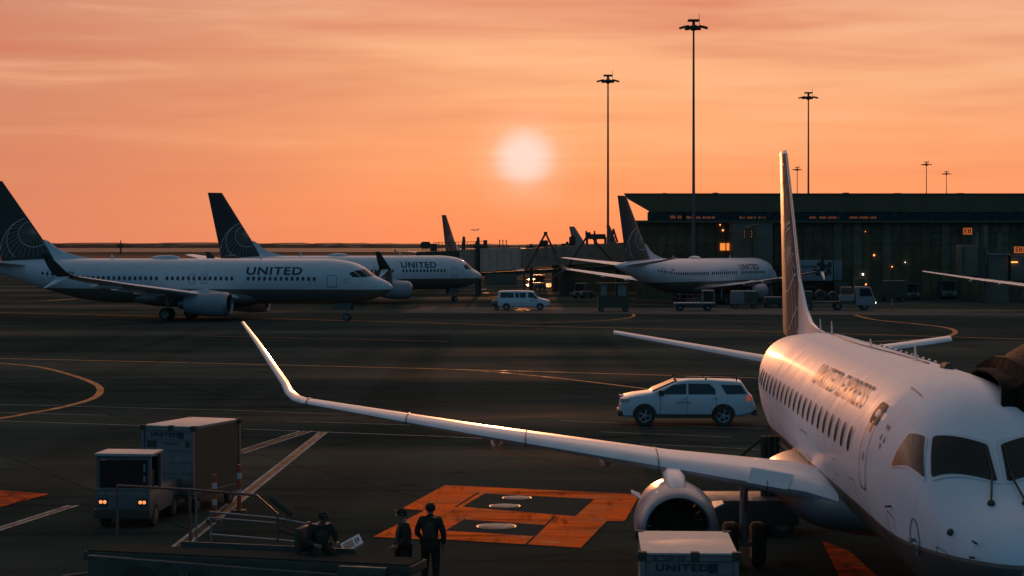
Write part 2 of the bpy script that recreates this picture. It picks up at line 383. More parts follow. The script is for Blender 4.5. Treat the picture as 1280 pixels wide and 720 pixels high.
# ------------------------------------------------------------------ big narrow-body airliner
def make_airliner(k=1.07):
    st = [(0,2.97,2.93,.02,2.95,2),(.25,3.27,2.62,.36,2.93,2),(.8,3.6,2.28,.74,2.92,2.05),(1.5,3.9,2.0,1.06,2.95,2.15),(2.0,4.22,1.86,1.25,3.02,2.25),
          (2.7,4.75,1.7,1.46,3.15,2.2),(3.6,5.13,1.58,1.64,3.3,2.1),(4.8,5.36,1.49,1.79,3.42,2),(6.2,5.46,1.45,1.88,3.5,2),(26,5.46,1.45,1.88,3.5,2),(28.5,5.46,1.66,1.85,3.55,2),
          (31,5.45,2.15,1.68,3.8,2),(34,5.38,2.98,1.25,4.15,2),(36.8,5.22,3.8,.72,4.5,2),(38.8,4.98,4.35,.32,4.68,2),(39.5,4.82,4.58,.12,4.7,2)]
    B = Body(st, k)
    t = thing('airliner', '', 'airliner')
    xs = [0,.04,.1,.18,.3,.45,.65,.85,1.1,1.35,1.6,1.85,2.1,2.4,2.7,3.0,3.3,3.7,4.2,4.8,5.5,6.2,8,10,14,18,22,26,27.2,28.5,29.8,31,32.5,34,35.4,36.8,37.8,38.8,39.2,39.5]
    fus = B.mesh([x*k for x in xs]).build('fuselage', M['fus737'], t, smooth=60)
    # wing box fairing under the belly
    fb = Body([(11.6,2.3,1.9,.6,2.0,2),(13,2.6,1.25,1.6,2.0,2.3),(15,2.7,1.1,2.1,2.0,2.5),(21,2.6,1.1,2.1,2.0,2.5),(23,2.4,1.3,1.6,1.9,2.2),(24.6,2.0,1.6,.5,1.8,2)], k)
    fb.mesh([x*k for x in (11.6,12,12.5,13,14,15,17,19,21,22,23,24,24.6)], 32).build('wing_fairing', M['belly'], t)
    for s in (1, -1):
        def w(le, ch, th=.12, up=(0,0,1)): return (Vector((le[0], s*le[1], le[2]))*k, ch*k, th, (up[0], s*up[1], up[2]))
        wg = wing_mb([w((13.2,1.3,1.9),8.2,.13), w((13.6,1.9,2.0),7.6,.13), w((16.1,5.6,2.45),4.7,.125), w((19.1,11.5,3.25),3.1,.115), w((21.8,16.7,4.05),1.75,.11)]).build('wing', M['wing'], t)
        wing_mb([w((21.8,16.7,4.05),1.75,.11), w((22.05,17.05,4.12),1.6,.1,(0,-.25,1)), w((22.45,17.4,4.38),1.4,.09,(0,-.8,.7)), w((23.0,17.6,4.95),1.15,.08,(0,-1,.3)), w((24.0,17.9,6.0),.55,.08,(0,-1,.15))]).build('winglet', M['navy'], wg)
        wing_mb([w((22.4,17.15,4.06),1.0,.08,(0,.4,1)), w((23.3,17.75,3.55),.55,.07,(0,.7,.7)), w((24.1,18.1,3.15),.18,.07,(0,.8,.6))]).build('split_winglet_strake', M['white'], wg)
        for yy, xx, zz in ((6.4,19.8,2.35),(9.2,20.6,2.72),(12.0,21.3,3.1)):
            MB().lathe([(-.2*k,.02),(.3*k,.16*k),(1.2*k,.2*k),(2.2*k,.12*k),(2.9*k,.02)], (xx*k-1.1*k, s*yy*k, zz*k), (1,0,.04), 12).build('flap_track_fairing', M['wing'], wg)
        engine(t, 13.3*k, s*4.83*k, 1.56*k, 1.04*k, 4.6*k, M['ecowl'], M['elip'])
        MB().loft([[Vector((x*k, (s*4.83+dy)*k, z*k)) for dy in (-.14,.14) for z in ((z0,z1) if dy < 0 else (z1,z0))] for x, z0, z1 in ((14.2,2.45,2.6),(15.6,2.4,2.85),(17.5,2.2,2.6),(19.2,2.3,2.45))]).build('engine_pylon', M['white'], t)
        hs = wing_mb([w((33.9,.5,4.75),4.2,.1), w((34.6,1.2,4.85),3.8,.1), w((38.3,7.2,5.6),1.3,.09)]).build('tailplane', M['wing'], t)
        wheelset(t, 19.9*k, s*2.86*k, .6, .6, .4, .46, 2.3)
    wheelset(t, 4.15*k, 0, .36, .36, .22, .24, 2.2)
    MB().box(3.7*k,5.2*k,.42*k,.46*k,.95*k,1.6*k).box(3.7*k,5.2*k,-.46*k,-.42*k,.95*k,1.6*k).build('nose_gear_door', M['belly'], t)
    fs = [((31.7*k,5.2*k),5.6*k,.1), ((37.25*k,12.55*k),1.9*k,.09)]
    fin = fin_mb(fs).build('tail_fin', M['navy'], t)
    MB().loft([[Vector((x*k, s_*wd*k, z*k)) for s_, z in ((-1,5.2),(1,5.2),(.25,zt),(-.25,zt))] for x, zt, wd in ((27.9,5.42,.03),(29.5,5.62,.09),(31.0,6.0,.13),(31.9,6.45,.15),(32.6,7.0,.12),(33.1,7.2,.12))]).build('dorsal_fillet', M['white'], t, smooth=50)
    for s in (1, -1):
        arcs('tail_emblem_lines', fs, 34.0*k, 5.75*k, 3.5*k, (52, 0), s, M['paleline'], fin, w=.055, nlat=7, clipz=5.5*k, mer=False)
        arcs('tail_emblem_meridians', fs, 34.0*k, 5.75*k, 3.5*k, (52, 0), s, M['gold'], fin, w=.03, nlat=8, nmer=14, clipz=5.5*k, lat=False)
    # cabin windows, doors and cockpit glass on the starboard side, a few to port
    wa = 84.0
    xw = [6.6+.508*i for i in range(52) if i not in (13, 14, 28)]
    for x in xw:
        B.patch(rrect((x-.13)*k, (x+.13)*k, wa-5.4, wa+5.4, .11*k, 3.2), off=.012, dx=9, da=3).build('cabin_window', M['wglass'], t)
    for x in xw[::2]:
        pass
    for x0, x1, a0, a1 in ((4.55,5.45,72,104),(31.3,32.0,70,98)):
        B.ring(rrect(x0*k, x1*k, a0, a1, .18*k, 5), .045*k, 1.1, off=.012).build('passenger_door_outline', M['joint'], t)
    for x0 in (16.5, 17.65):
        B.ring(rrect(x0*k, (x0+.62)*k, 72, 97, .15*k, 4), .04*k, 1.0, off=.018).build('overwing_exit', M['joint'], t)
    for s in (1, -1):
        for poly in ([(1.62,4),(2.42,4),(2.62,33),(1.86,40)], [(1.92,43),(2.68,36),(3.15,50),(2.42,62)], [(2.5,64),(3.22,52),(3.55,62),(3.2,71)]):
            B.patch([(x*k, s*a) for x, a in poly], off=.012, dx=.2, da=5).build('cockpit_window', M['cglass'], t)
    bm = text_bm('UNITED', 1.02*k, 1.32, .03, 1.12)
    for v in bm.verts: v.co = Vector((8.35*k-v.co.x*1.0+2.0*k, 64-math.degrees(v.co.y/(1.9*k)), 0))
    B.decal(bm, off=.014, dx=2, da=2.5).build('airline_lettering', M['navytext'], t, smooth=0)
    # sat-com blister and blade antennas on the crown
    MB().lathe([(-1.5*k,.02),(-1.1*k,.22*k),(-.4*k,.3*k),(.4*k,.3*k),(1.1*k,.22*k),(1.5*k,.02)], (21.2*k,0,5.45*k), (1,0,0), 20).build('antenna_blister', M['wing'], t)
    for x in (12.0, 26.2):
        MB().prism([((x)*k,5.4*k),((x+.34)*k,5.4*k),((x+.32)*k,5.85*k),((x+.2)*k,5.85*k)], .03, 1, -.015).build('blade_antenna', M['white'], t)
    B.patch(rrect(29.3*k, 29.95*k, 70, 76, .02, .5), off=.012).build('flag_emblem', M['stripes'], t)
    # small logo star by the forward door
    star = bmesh.new()
    for i in range(5):
        a = 2*math.pi*i/5+.3; c = (3.75*k+.2*math.cos(a), 84+6*math.sin(a)); star.faces.new([star.verts.new((c[0]+.09*math.cos(q), c[1]+2.6*math.sin(q), 0)) for q in (a, a+2.1, a+4.2)])
    B.decal(star, off=.014, dx=2, da=20).build('alliance_emblem', M['joint'], t, smooth=0)
    return t
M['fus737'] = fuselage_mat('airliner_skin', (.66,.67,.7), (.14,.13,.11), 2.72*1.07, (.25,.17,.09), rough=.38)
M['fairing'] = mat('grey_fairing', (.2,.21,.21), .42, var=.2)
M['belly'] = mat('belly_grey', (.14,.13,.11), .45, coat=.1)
M['joint'] = mat('panel_joint', (.12,.13,.14), .5)

air = make_airliner()
def place(o, u, v_d, d, az, label, group='narrow-body airliners of the same fleet'):
    """nose at photo column u, distance d, aft direction az (degrees from +X)"""
    o.location = ((u-640)*d/FOC, d, 0); o.rotation_euler = (0, 0, R(az)); tag(o, label, 'airliner', group)
place(air, 491, 0, 180, 167.5, 'nearest white airliner with navy tail, cut by the left edge, nose to the right')
a2 = copy_tree(air); a2.scale = (.87, 1, 1); place(a2, 602, 0, 246, 207, 'white airliner with navy tail parked behind the nearest big jet, nose at the bridge')
a3 = copy_tree(air); a3.scale = (.95,)*3; place(a3, 968, 0, 250, 236, 'white airliner seen from behind in front of the terminal, upright fin reaching the roofline')
a4 = copy_tree(air, skip=('airline_lettering','winglet','split_winglet_strake')); place(a4, 1329, 0, 225, 262, 'airliner cut off by the right edge, only its thin left wing and engine showing')
a5 = copy_tree(air, skip=('cabin_window', 'landing_gear_leg', 'cockpit_window')); place(a5, 655, 0, 430, 246, 'distant airliner behind the boarding bridge, only its dark narrow fin rising above it')
for i, (u, d, az, lab) in enumerate(((845, 640, 210, 'far airliner whose striped tail rises left of the tallest bridge truss'), (842, 620, 236, 'far airliner whose dark tail rises just beside the thinner light mast'))):
    q = copy_tree(air, skip=('cabin_window', 'landing_gear_leg', 'cockpit_window', 'tail_emblem_lines', 'tail_emblem_meridians')); place(q, u, 0, d, az, lab, 'far airliners of which only tails show')
    for ch in [o for o in bpy.data.objects if o.parent == q and o.name.startswith('tail_fin')]:
        ch.data = ch.data.copy(); ch.data.materials[0] = M['stripes'] if i == 0 else M['navy']
fl = copy_tree(air, skip=('cabin_window','landing_gear_leg','cockpit_window','tail_emblem_lines','tail_emblem_meridians','airline_lettering','overwing_exit','passenger_door_outline','flag_emblem','alliance_emblem','nose_gear_door','blade_antenna'))
fl.location = ((588-640)*9500/FOC, 9500, 7+20*9500/FOC); fl.rotation_euler = (0, R(4), R(10)); fl['label'] = 'tiny airliner in flight low in the orange sky over the horizon'; fl['category'] = 'airliner'
if 'group' in fl: del fl['group']

# ------------------------------------------------------------------ near regional jet
M['fusE'] = fuselage_mat('regional_skin', (.71,.76,.82), (.06,.065,.06), 2.46, (.2,.15,.12), rough=.56, panel=.95)  # dark belly livery, with the shade under the hull painted into it
def make_regional():
    st = [(0,2.42,2.36,.02,2.39,2),(.12,2.66,2.12,.28,2.4,2),(.45,2.95,1.88,.58,2.44,2.05),(.9,3.2,1.74,.84,2.55,2.15),(1.3,3.44,1.66,1.02,2.68,2.35),(1.75,3.82,1.6,1.16,2.78,2.5),
          (2.2,4.18,1.56,1.27,2.9,2.5),(2.7,4.5,1.53,1.36,3.0,2.35),(3.4,4.74,1.51,1.44,3.12,2.15),(4.3,4.86,1.5,1.49,3.22,2.05),(5.6,4.9,1.5,1.505,3.28,2),(20,4.86,1.5,1.505,3.28,2),(22,4.8,1.6,1.47,3.3,2),
          (24.5,4.66,2.0,1.3,3.4,2),(27,4.5,2.62,.98,3.55,2),(29.5,4.25,3.2,.56,3.7,2),(31.2,4.02,3.6,.2,3.8,2),(31.68,3.92,3.74,.08,3.83,2)]
    B = Body(st)
    t = thing('regional_jet', 'white regional jet filling the right foreground, nose towards the viewer, long wing reaching left', 'jet', (7.2, 26.94, 0), R(90-1.65))
    xs = [0,.02,.05,.09,.15,.22,.32,.45,.6,.75,.9,1.1,1.3,1.5,1.75,2,2.2,2.45,2.7,3,3.4,3.8,4.3,4.9,5.6,7,9,11,13,15,17,19,20,21,22,23.2,24.5,25.7,27,28.2,29.5,30.4,31.2,31.68]
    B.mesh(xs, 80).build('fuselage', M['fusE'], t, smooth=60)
    fb = Body([(9.3,2.2,1.7,.5,1.95,2),(10.2,2.45,1.4,1.45,1.95,2.2),(11.6,2.55,1.22,1.95,1.95,2.4),(16.5,2.5,1.2,2.0,1.9,2.4),(18.2,2.3,1.35,1.5,1.85,2.2),(19.8,2,1.6,.4,1.8,2)])
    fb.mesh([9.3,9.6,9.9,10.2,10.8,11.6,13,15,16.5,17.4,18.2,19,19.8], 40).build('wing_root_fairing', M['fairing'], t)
    for s in (1, -1):
        def w(le, ch, th=.12, up=(0,0,1)): return (Vector((le[0], s*le[1], le[2])), ch, th, (up[0], s*up[1], up[2]))
        wg = wing_mb([w((9.9,1.2,2.1),6.2,.13), w((10.6,1.75,2.2),5.4,.135), w((11.9,4.3,2.5),3.7,.125), w((14.3,8.6,2.97),2.35,.12), w((16.7,12.55,3.42),1.35,.12)]).build('wing', M['ewing'], t)
        wing_mb([w((16.7,12.55,3.42),1.35,.12), w((16.85,12.75,3.47),1.28,.12,(0,-.35,1)), w((17.05,12.93,3.6),1.2,.11,(0,-.75,.75)), w((17.3,13.06,3.8),1.08,.1,(0,-1,.6)), w((18.2,13.85,4.75),.7,.09,(0,-.9,.7)), w((18.75,14.25,5.18),.42,.08,(0,-.9,.7))]).build('winglet', M['ewing'], wg)
        # slat joints round the leading edge
        for q in ((10.6,1.75,2.2,5.4),(11.9,4.3,2.5,3.7),.28),((11.9,4.3,2.5,3.7),(14.3,8.6,2.97,2.35),.06),((11.9,4.3,2.5,3.7),(14.3,8.6,2.97,2.35),.7),((14.3,8.6,2.97,2.35),(16.7,12.55,3.42,1.35),.35),((14.3,8.6,2.97,2.35),(16.7,12.55,3.42,1.35),.96):
            v = [a+(b-a)*q[2] for a, b in zip(q[0], q[1])]
            P = [Vector((v[0]+v[3]*f-.006, s*v[1], v[2]+t_*.062*v[3]+(.006 if t_ >= 0 else -.006))) for f, t_ in FOIL[2:-3]]
            MB().path(P, .014, 5).build('slat_joint', M['joint'], wg)
        for yy, xx, zz in ((5.6,15.2,2.35),(8.0,16.2,2.62)):
            MB().lathe([(0,.02),(.4,.13),(1.1,.15),(1.8,.02)], (xx-1.0, s*yy, zz-.05), (1,0,.05), 12).build('flap_track_fairing', M['ewing'], wg)
        nac = engine(t, 9.9, s*4.28, 1.52, .79, 3.6, M['ecowl'], M['elip'])
        py = MB(); py.loft([[Vector((x, s*4.28+dy*wd, z)) for dy, z in ((-1,z0),(1,z0),(1,z1-.08),(.6,z1),(-.6,z1),(-1,z1-.08))] for x, z0, z1, wd in ((10.15,2.15,2.26,.1),(10.4,2.15,2.4,.17),(11.2,2.15,2.5,.2),(12.0,2.15,2.5,.19),(14.2,2.2,2.4,.12))])
        py.build('engine_pylon', M['ewing'], t, smooth=50)
        for a in (62, -75):         # nacelle strakes
            ca, sa = math.cos(R(a)), math.sin(R(a)); c = Vector((10.6, s*4.28, 1.67))
            o_ = Vector((0, sa, ca)); q = Vector((0, ca, -sa))*.012
            P = [c+o_*.76, c+o_*.98+Vector((.25,0,0)), c+o_*.98+Vector((.7,0,0)), c+o_*.78+Vector((.9,0,0))]
            MB().loft([[p-q for p in P], [p+q for p in P]]).build('nacelle_strake', M['ewing'], nac)
        wing_mb([w((28.2,.35,3.6),3.0,.13), w((28.7,.9,3.68),2.7,.13), w((31.0 if s > 0 else 30.2,5.0,4.36 if s > 0 else 4.2),1.35,.13 if s > 0 else .2)]).build('tailplane', M['ewing'], t)
        wheelset(t, 15.1, s*2.55, .48, .48, .3, .3, 2.2)
        P = [Vector((10.6+(yy-1.75)*.51+a_, s*yy, 2.2+(yy-1.75)*.118+b_)) for yy, a_, b_ in ((2.1,-.03,-.02),(2.85,-.03,-.02),(2.75,.22,.25),(1.95,.22,.25))]
        MB().loft([P, [p+Vector((.03,0,.02))*1 - Vector((0,0,.0)) for p in P]]).build('landing_light_cover', M['white'], wg, smooth=0)
    wheelset(t, 3.6, 0, .3, .3, .18, .2, 1.9)
    fs = [((25.0,4.45),5.2,.09), ((29.35,9.73),1.75,.09)]
    fin = fin_mb(fs+[]).build('tail_fin', M['navy'], t)
    fin_mb([((29.35,9.73),1.75,.09),((29.55,9.84),1.5,.05)]).build('fin_cap', M['white'], fin)
    MB().loft([[Vector((x, s_*wd, z)) for s_, z in ((-1,4.5),(1,4.5),(.3,zt),(-.3,zt))] for x, zt, wd in ((20.8,4.86,.02),(22.4,4.9,.1),(23.6,5.0,.15),(24.8,5.35,.16),(25.6,5.85,.13),(26.1,6.1,.1))]).build('dorsal_fillet', M['white'], t, smooth=50)
    for s in (1,):
        arcs('tail_emblem_lines', fs, 27.6, 5.4, 2.3, (52, 0), s, M['paleline'], fin, w=.07, nlat=6, clipz=4.6, mer=False)
        arcs('tail_emblem_meridians', fs, 27.6, 5.4, 2.3, (52, 0), s, M['gold'], fin, w=.035, nlat=6, nmer=16, clipz=4.6, lat=False)
    # thin metal leading edge
    le = MB()
    le.tube((24.98,0,4.6),(29.33,0,9.72),.035,.028); le.build('fin_leading_edge', M['lip'], fin)
    # cabin windows
    for i in range(21):
        x = 6.75+.81*i
        B.patch(rrect(x-.14, x+.14, 69.5, 85.5, .12, 5.5), off=.01, dx=9, da=2.5).build('cabin_window', M['wglass'], t)
    # service door
    dr = B.ring(rrect(4.72, 5.42, 48, 100, .16, 7), .035, 1.2, off=.012, da=3).build('service_door_outline', M['joint'], t)
    B.ring(rrect(4.7, 5.44, 47, 62, .16, 7), .1, 5, off=.014, da=3).build('door_top_seal', M['plastic'], dr)
    B.patch(rrect(4.98, 5.14, 60, 67, .06, 2.5), off=.014).build('door_window', M['wglass'], dr)
    B.patch(rrect(4.98, 5.05, 79, 84, .02, 1), off=.016).build('door_handle', M['plastic'], dr)
    for x0, x1, a0, a1 in ((2.75,3.15,96,108),(3.5,3.9,112,124),(6.1,6.7,100,116),(8.2,8.6,96,106),(1.0,1.25,92,104),(12.4,13.6,94,112)):
        B.ring(rrect(x0, x1, a0, a1, .06, 2), .012, .5, off=.008).build('access_hatch', M['joint'], t)
    # cockpit windows with riveted pale frames
    for s in (1, -1):
        for poly in ([(1.4,2.2),(1.98,2.4),(2.36,35),(1.8,51)], [(1.9,57),(2.46,41),(2.88,50),(3.02,74)]):
            pp = []
            for i in range(4):          # rounded corners
                p, a, b = Vector(poly[i]), Vector(poly[i-1]), Vector(poly[(i+1) % 4])
                r0, r1 = p.lerp(a, .07), p.lerp(b, .07)
                for q in (0, .33, .67, 1): pp.append(tuple(r0.lerp(p, q).lerp(p.lerp(r1, q), q)))
            c = sum((Vector(p) for p in pp), Vector((0,0)))/len(pp)
            fr = [tuple(c+(Vector(p)-c)*1.0+Vector((math.copysign(.05, (Vector(p)-c).x), math.copysign(1.7, (Vector(p)-c).y)))) for p in pp]
            f = B.patch([(x, s*a) for x, a in fr], off=.008, dx=.1, da=3).build('cockpit_window_frame', M['wing'], t)
            B.patch([(x, s*a) for x, a in pp], off=.016, dx=.1, da=3).build('cockpit_window', M['cglass'], f)
        hub = B.p(1.02, s*14, .03); tip = B.p(1.5, s*4.5, .04); e2 = B.p(1.95, s*4, .03)
        MB().tube(hub, tip, .016).tube(tip, e2, .011).lathe([(0,.06),(.04,.05),(.06,.01)], B.p(1.02, s*14, 0), B.n(1.02, s*14), 14).build('windscreen_wiper', M['plastic'], t)
    # probes and ports on the nose
    def ang_ring(x, a, r):
        m = MB(); P = [B.p(x+r*math.cos(q), a+math.degrees(r*math.sin(q)/1.0), .01) for q in (2*math.pi*i/20 for i in range(21))]
        return m.path(P, .007, 5)
    ang_ring(1.9, 97, .16).build('static_port_ring', M['joint'], t)
    b = B.p(1.9, 97); n = B.n(1.9, 97)
    MB().tube(b, b+n*.1, .03).tube(b+n*.1, b+n*.12+Vector((-.22,0,.02)), .012).build('pitot_probe', M['steel'], t)
    b = B.p(1.0, 70); n = B.n(1.0, 70); MB().lathe([(0,.055),(.03,.05),(.05,.01)], b, n, 16).build('sensor_disc', M['plastic'], t)
    for x, a in ((.55,60),(.5,80),(2.9,92)):
        b = B.p(x, a); n = B.n(x, a); MB().tube(b, b+n*.1, .016).tube(b+n*.1, b+n*.12+Vector((-.16,0,0)), .009).build('air_probe', M['plastic'], t)
    b = B.p(4.6, 74); n = B.n(4.6, 74)
    # grab strip above the door and crown antennas
    B.patch([(3.75,30),(4.75,30),(4.75,29.2),(3.75,29.2)], off=.012).build('rain_gutter', M['joint'], t)
    for x, h in ((8.3,.36),(13.5,.2),(19.5,.34),(21.6,.32)):
        MB().prism([(x,4.84),(x+.3,4.84),(x+.3,4.84+h),(x+.2,4.84+h)], .014, 1, -.007).build('blade_antenna', M['white'], t)
    MB().lathe([(-.3,.01),(-.2,.09),(.2,.09),(.3,.01)], (6.3,-.15,4.9), (1,0,0), 12).build('crown_beacon', M['plastic'], t)
    for i in range(11):
        x = 9.4+.62*i; MB().lathe([(0,.035),(.09,.03),(.1,.005)], (x,-.52,4.74), (0,-.3,1), 8).build('crown_vent', M['lip'], t)
    B.patch([(9.0,-9),(22,-9),(22,-10.3),(9.0,-10.3)], off=.01).build('crown_seam', M['joint'], t)
    bs = MB(); 
    P = [B.p(x, -1.5+6*math.sin((x-8.2)*.23)**2*(1 if x > 8.2 else 0), .008) for x in [7.4+.4*i for i in range(36)]]
    bs.path(P, .018, 5); bs.build('crown_cable_seam', M['joint'], t)
    # alliance star beside the door
    star = bmesh.new()
    for i in range(5):
        a = 2*math.pi*i/5+.3; c = (3.95+.13*math.cos(a), 63+6.5*math.sin(a)); star.faces.new([star.verts.new((c[0]+.055*math.cos(q), c[1]+2.8*math.sin(q), 0)) for q in (a, a+2.1, a+4.2)])
    B.decal(star, off=.012, dx=2, da=20).build('alliance_emblem', M['joint'], t, smooth=0)
    bm = text_bm('UNITED EXPRESS', 1.0, .98, .004, 1.06)
    xs_ = [v.co.x for v in bm.verts]; L = max(xs_)-min(xs_)
    for v in bm.verts: v.co = Vector((10.3-v.co.x*6.8/L, 50-v.co.y*25, 0))
    B.decal(bm, off=.01, dx=2, da=2).build('airline_lettering', M['exptext'], t, smooth=0)
    return t, B
flat(M['exptext'], .2)
rj, RB = make_regional()

# ------------------------------------------------------------------ vehicles
def car(t, st, width, belt, roof, wheels, wr, m, glass, clad, arch=1.16):
    """st: (x, zbottom, ztop); body lofted along x with a narrower roof"""
    rings = []
    for x, zb, zt, wf in st:
        w = width/2*wf; k = max(0, min(1, (zt-belt)/(roof-belt))); bz = min(belt, zt-.05); wt = w*(1-.2*k)-.05*(1-k)
        pts = [(0,zb),(w*.86,zb),(w*.97,zb+.1),(w,zb+(bz-zb)*.45),(w*.99,bz-.06),(w*.96,bz),(wt,zt-.05),(wt-.1,zt),(wt*.5,zt+.015),(0,zt+.02)]
        rings.append([Vector((x, y, z)) for y, z in pts]+[Vector((x, -y, z)) for y, z in pts[-2:0:-1]])
    body = MB().loft(rings).build('body', m, t, smooth=40)
    for x in wheels:
        for s in (-1, 1):
            c = MB().tube((x, s*(width/2-.3), wr), (x, s*(width/2+.3), wr), wr*arch, n=36).build('c', m, t, smooth=0)
            boolcut(body, c)
    for x in wheels:
        for s in (-1, 1):
            yc = s*(width/2-.14)
            w = MB().lathe([(-.11,wr*.6),(-.12,wr*.9),(-.08,wr),(.08,wr),(.12,wr*.9),(.11,wr*.6)], (x,yc,wr), (0,1,0), 30).build('wheel', M['tyre'], t)
            MB().lathe([(-.1,wr*.6),(.0,wr*.57),(.0,.02)], (x,yc,wr), (0,s,0), 24).build('hub_dish', M['dark'], w)
            r = MB().lathe([(.09,wr*.615),(.11,wr*.6),(.09,wr*.54),(.06,wr*.54)], (x,yc,wr), (0,s,0), 28).lathe([(0,.001),(.1,.05),(.11,.001)], (x,yc,wr), (0,s,0), 14)
            for i in range(5):
                a = 2*math.pi*i/5+.3; rot = Matrix.Translation((x, yc, wr)) @ Matrix.Rotation(a, 4, 'Y'); 
                r.box(-.04, -.008, .02 if s > 0 else -.1, .1 if s > 0 else -.02, .03, wr*.58, rot).box(.008, .04, .02 if s > 0 else -.1, .1 if s > 0 else -.02, .03, wr*.58, rot)
            r.build('rim', M['carrim'], w)
    return body
def side_y(width, belt, roof, z, k0=.96, k1=.8):
    k = (z-belt)/(roof-belt); return width/2*(k0+(k1-k0)*k)+.012
def side_glass(t, name, poly, width, belt, roof, m, off=0.0):
    for s in (1, -1):
        m_ = MB(); a = [Vector((x, s*(side_y(width, belt, roof, z)+off), z)) for x, z in poly]
        m_.loft([a, [v-Vector((0, s*.03, 0)) for v in a]]).build(name, m, t, smooth=0)

# the SUV
t = thing('sport_utility_vehicle', 'white sport utility vehicle driving left on the apron just behind the regional jet', 'car', G(776+84, 533)+Vector((0,.95,0)), 0)
t.rotation_euler = (0, 0, R(-1.5)); W = 2.02
st = [(0,.5,.72,.72),(.06,.4,.95,.86),(.2,.34,1.13,.95),(.6,.32,1.22,1),(1.2,.32,1.3,1),(1.3,.32,1.34,1),(1.75,.32,1.53,1),(2.3,.32,1.76,1),(2.7,.32,1.81,1),(3.5,.32,1.82,1),(4.4,.34,1.77,1),(4.75,.38,1.73,.99),(5.0,.44,1.35,.96),(5.15,.48,1.2,.93),(5.28,.52,.85,.88)]
st = [(x-2.64, a, b, c) for x, a, b, c in st]
body = car(t, st, W, 1.22, 1.82, (-1.66, 1.4), .41, M['carwhite'], M['carglass'], M['plastic'])
def sg(n, P, off=0, m='carglass'): side_glass(t, n, [(x-2.64, z) for x, z in P], W, 1.22, 1.82, M[m], off)
sg('front_door_window', [(1.52,1.25),(2.08,1.6),(2.6,1.66),(2.6,1.25)]); sg('rear_door_window', [(2.68,1.25),(2.68,1.66),(3.5,1.65),(3.72,1.46),(3.74,1.25)])
sg('quarter_window', [(4.15,1.25),(3.95,1.62),(4.72,1.6),(4.95,1.28)])
MB().loft([[Vector((x-2.64, y, z)) for x, y, z in ((1.3,-.8,1.36),(1.3,.8,1.36),(2.26,.68,1.765),(2.26,-.68,1.765))], [Vector((x-2.66, y, z+.03)) for x, y, z in ((1.3,-.8,1.36),(1.3,.8,1.36),(2.26,.68,1.765),(2.26,-.68,1.765))]]).build('windscreen', M['carglass'], t, smooth=0)
for s in (1, -1):
    MB().box(-.5,1.95,s*.74-.02,s*.74+.02,1.86,1.9).box(-.5,-.44,s*.74-.02,s*.74+.02,1.8,1.9).box(.7,.76,s*.74-.02,s*.74+.02,1.8,1.9).box(1.9,1.95,s*.74-.02,s*.74+.02,1.76,1.9).build('roof_rail', M['plastic'], t)
    MB().box(-1.12,-.9,s*1.02-.12,s*1.02+.12,1.22,1.4,bev=.04).build('wing_mirror', M['plastic'], t)
    MB().box(-2.6,-2.15,s*.86-.12,s*.86+.1,.93,1.1,bev=.04).build('headlight', M['lens'], t)
    MB().box(2.3,2.46,s*.93-.08,s*.93+.065,1.0,1.2,bev=.03).build('taillight', M['redlamp'], t)
    MB().box(-1.2,.96,s*1.0-.03,s*1.0+.03,.33,.48,bev=.02).build('sill_cladding', M['plastic'], t)
    for x in (-.2, 1.0): MB().box(x,x+.2,s*1.02-.02,s*1.02+.02,1.1,1.13,bev=.005).build('door_handle', M['carwhite'], t)
    for x in (-.02, 1.12, -1.05):
        MB().box(x-.006,x+.006,s*1.0-.012,s*1.0+.014,.5,1.2).build('door_gap', M['plastic'], t)
MB().box(2.5,2.72,-.9,.9,.42,.66,bev=.05).build('rear_bumper', M['plastic'], t)
MB().box(-2.7,-2.5,-.9,.9,.38,.6,bev=.05).build('front_bumper', M['plastic'], t)
lettering('door_writing', 'UNITED', .13, t, M['bluestripe'], (-.15,-1.02,.93), (1,0,0), (0,0,1), 1.3)

# the van
t = thing('passenger_van', 'white passenger van with windows along its side, heading right on the far apron', 'van', G(655, 388)+Vector((0,1,0)), R(180-2)); W = 2.0
st = [(0,.5,.75,.8),(.1,.42,1.1,.93),(.5,.36,1.2,1),(1.1,.36,1.32,1),(1.25,.36,1.46,1),(1.75,.36,2.02,1),(2.1,.36,2.12,1),(4,.36,2.15,1),(5.4,.38,2.12,1),(5.62,.42,2.02,.98),(5.7,.5,1.6,.96)]
st = [(x-2.85, a, b, c) for x, a, b, c in st]
car(t, st, W, 1.3, 2.14, (-1.79, 1.9), .38, M['carwhite'], M['carglass'], M['plastic'])
for nme, a, b in (('front_door_window',1.5,2.35),('side_window',2.62,3.28),('side_window',3.36,3.8),('rear_side_window',3.95,5.4)):
    P = [(a-2.85,1.38),(a-2.85+(.35 if a < 2 else 0),1.94),(b-2.85,1.94),(b-2.85,1.38)]; side_glass(t, nme, P, W, 1.3, 2.14, M['carglass'])
MB().loft([[Vector((x-2.87, y, z+.02)) for x, y, z in ((1.27,-.8,1.5),(1.27,.8,1.5),(1.74,.72,2.0),(1.74,-.72,2.0))], [Vector((x-2.9, y, z+.05)) for x, y, z in ((1.27,-.8,1.5),(1.27,.8,1.5),(1.74,.72,2.0),(1.74,-.72,2.0))]]).build('windscreen', M['carglass'], t, smooth=0)
MB().box(-2.9,-2.78,-.85,.85,.4,.62,bev=.04).box(2.8,2.95,-.85,.85,.42,.62,bev=.04).build('bumper', M['plastic'], t)
for s in (1, -1):
    MB().box(-2.86,-2.74,s*.75-.12,s*.75+.12,.85,1.02,bev=.02).build('headlight', M['lens'], t)
    MB().box(-1.4,-1.2,s*1.05-.1,s*1.05+.1,1.3,1.55,bev=.03).build('wing_mirror', M['plastic'], t)
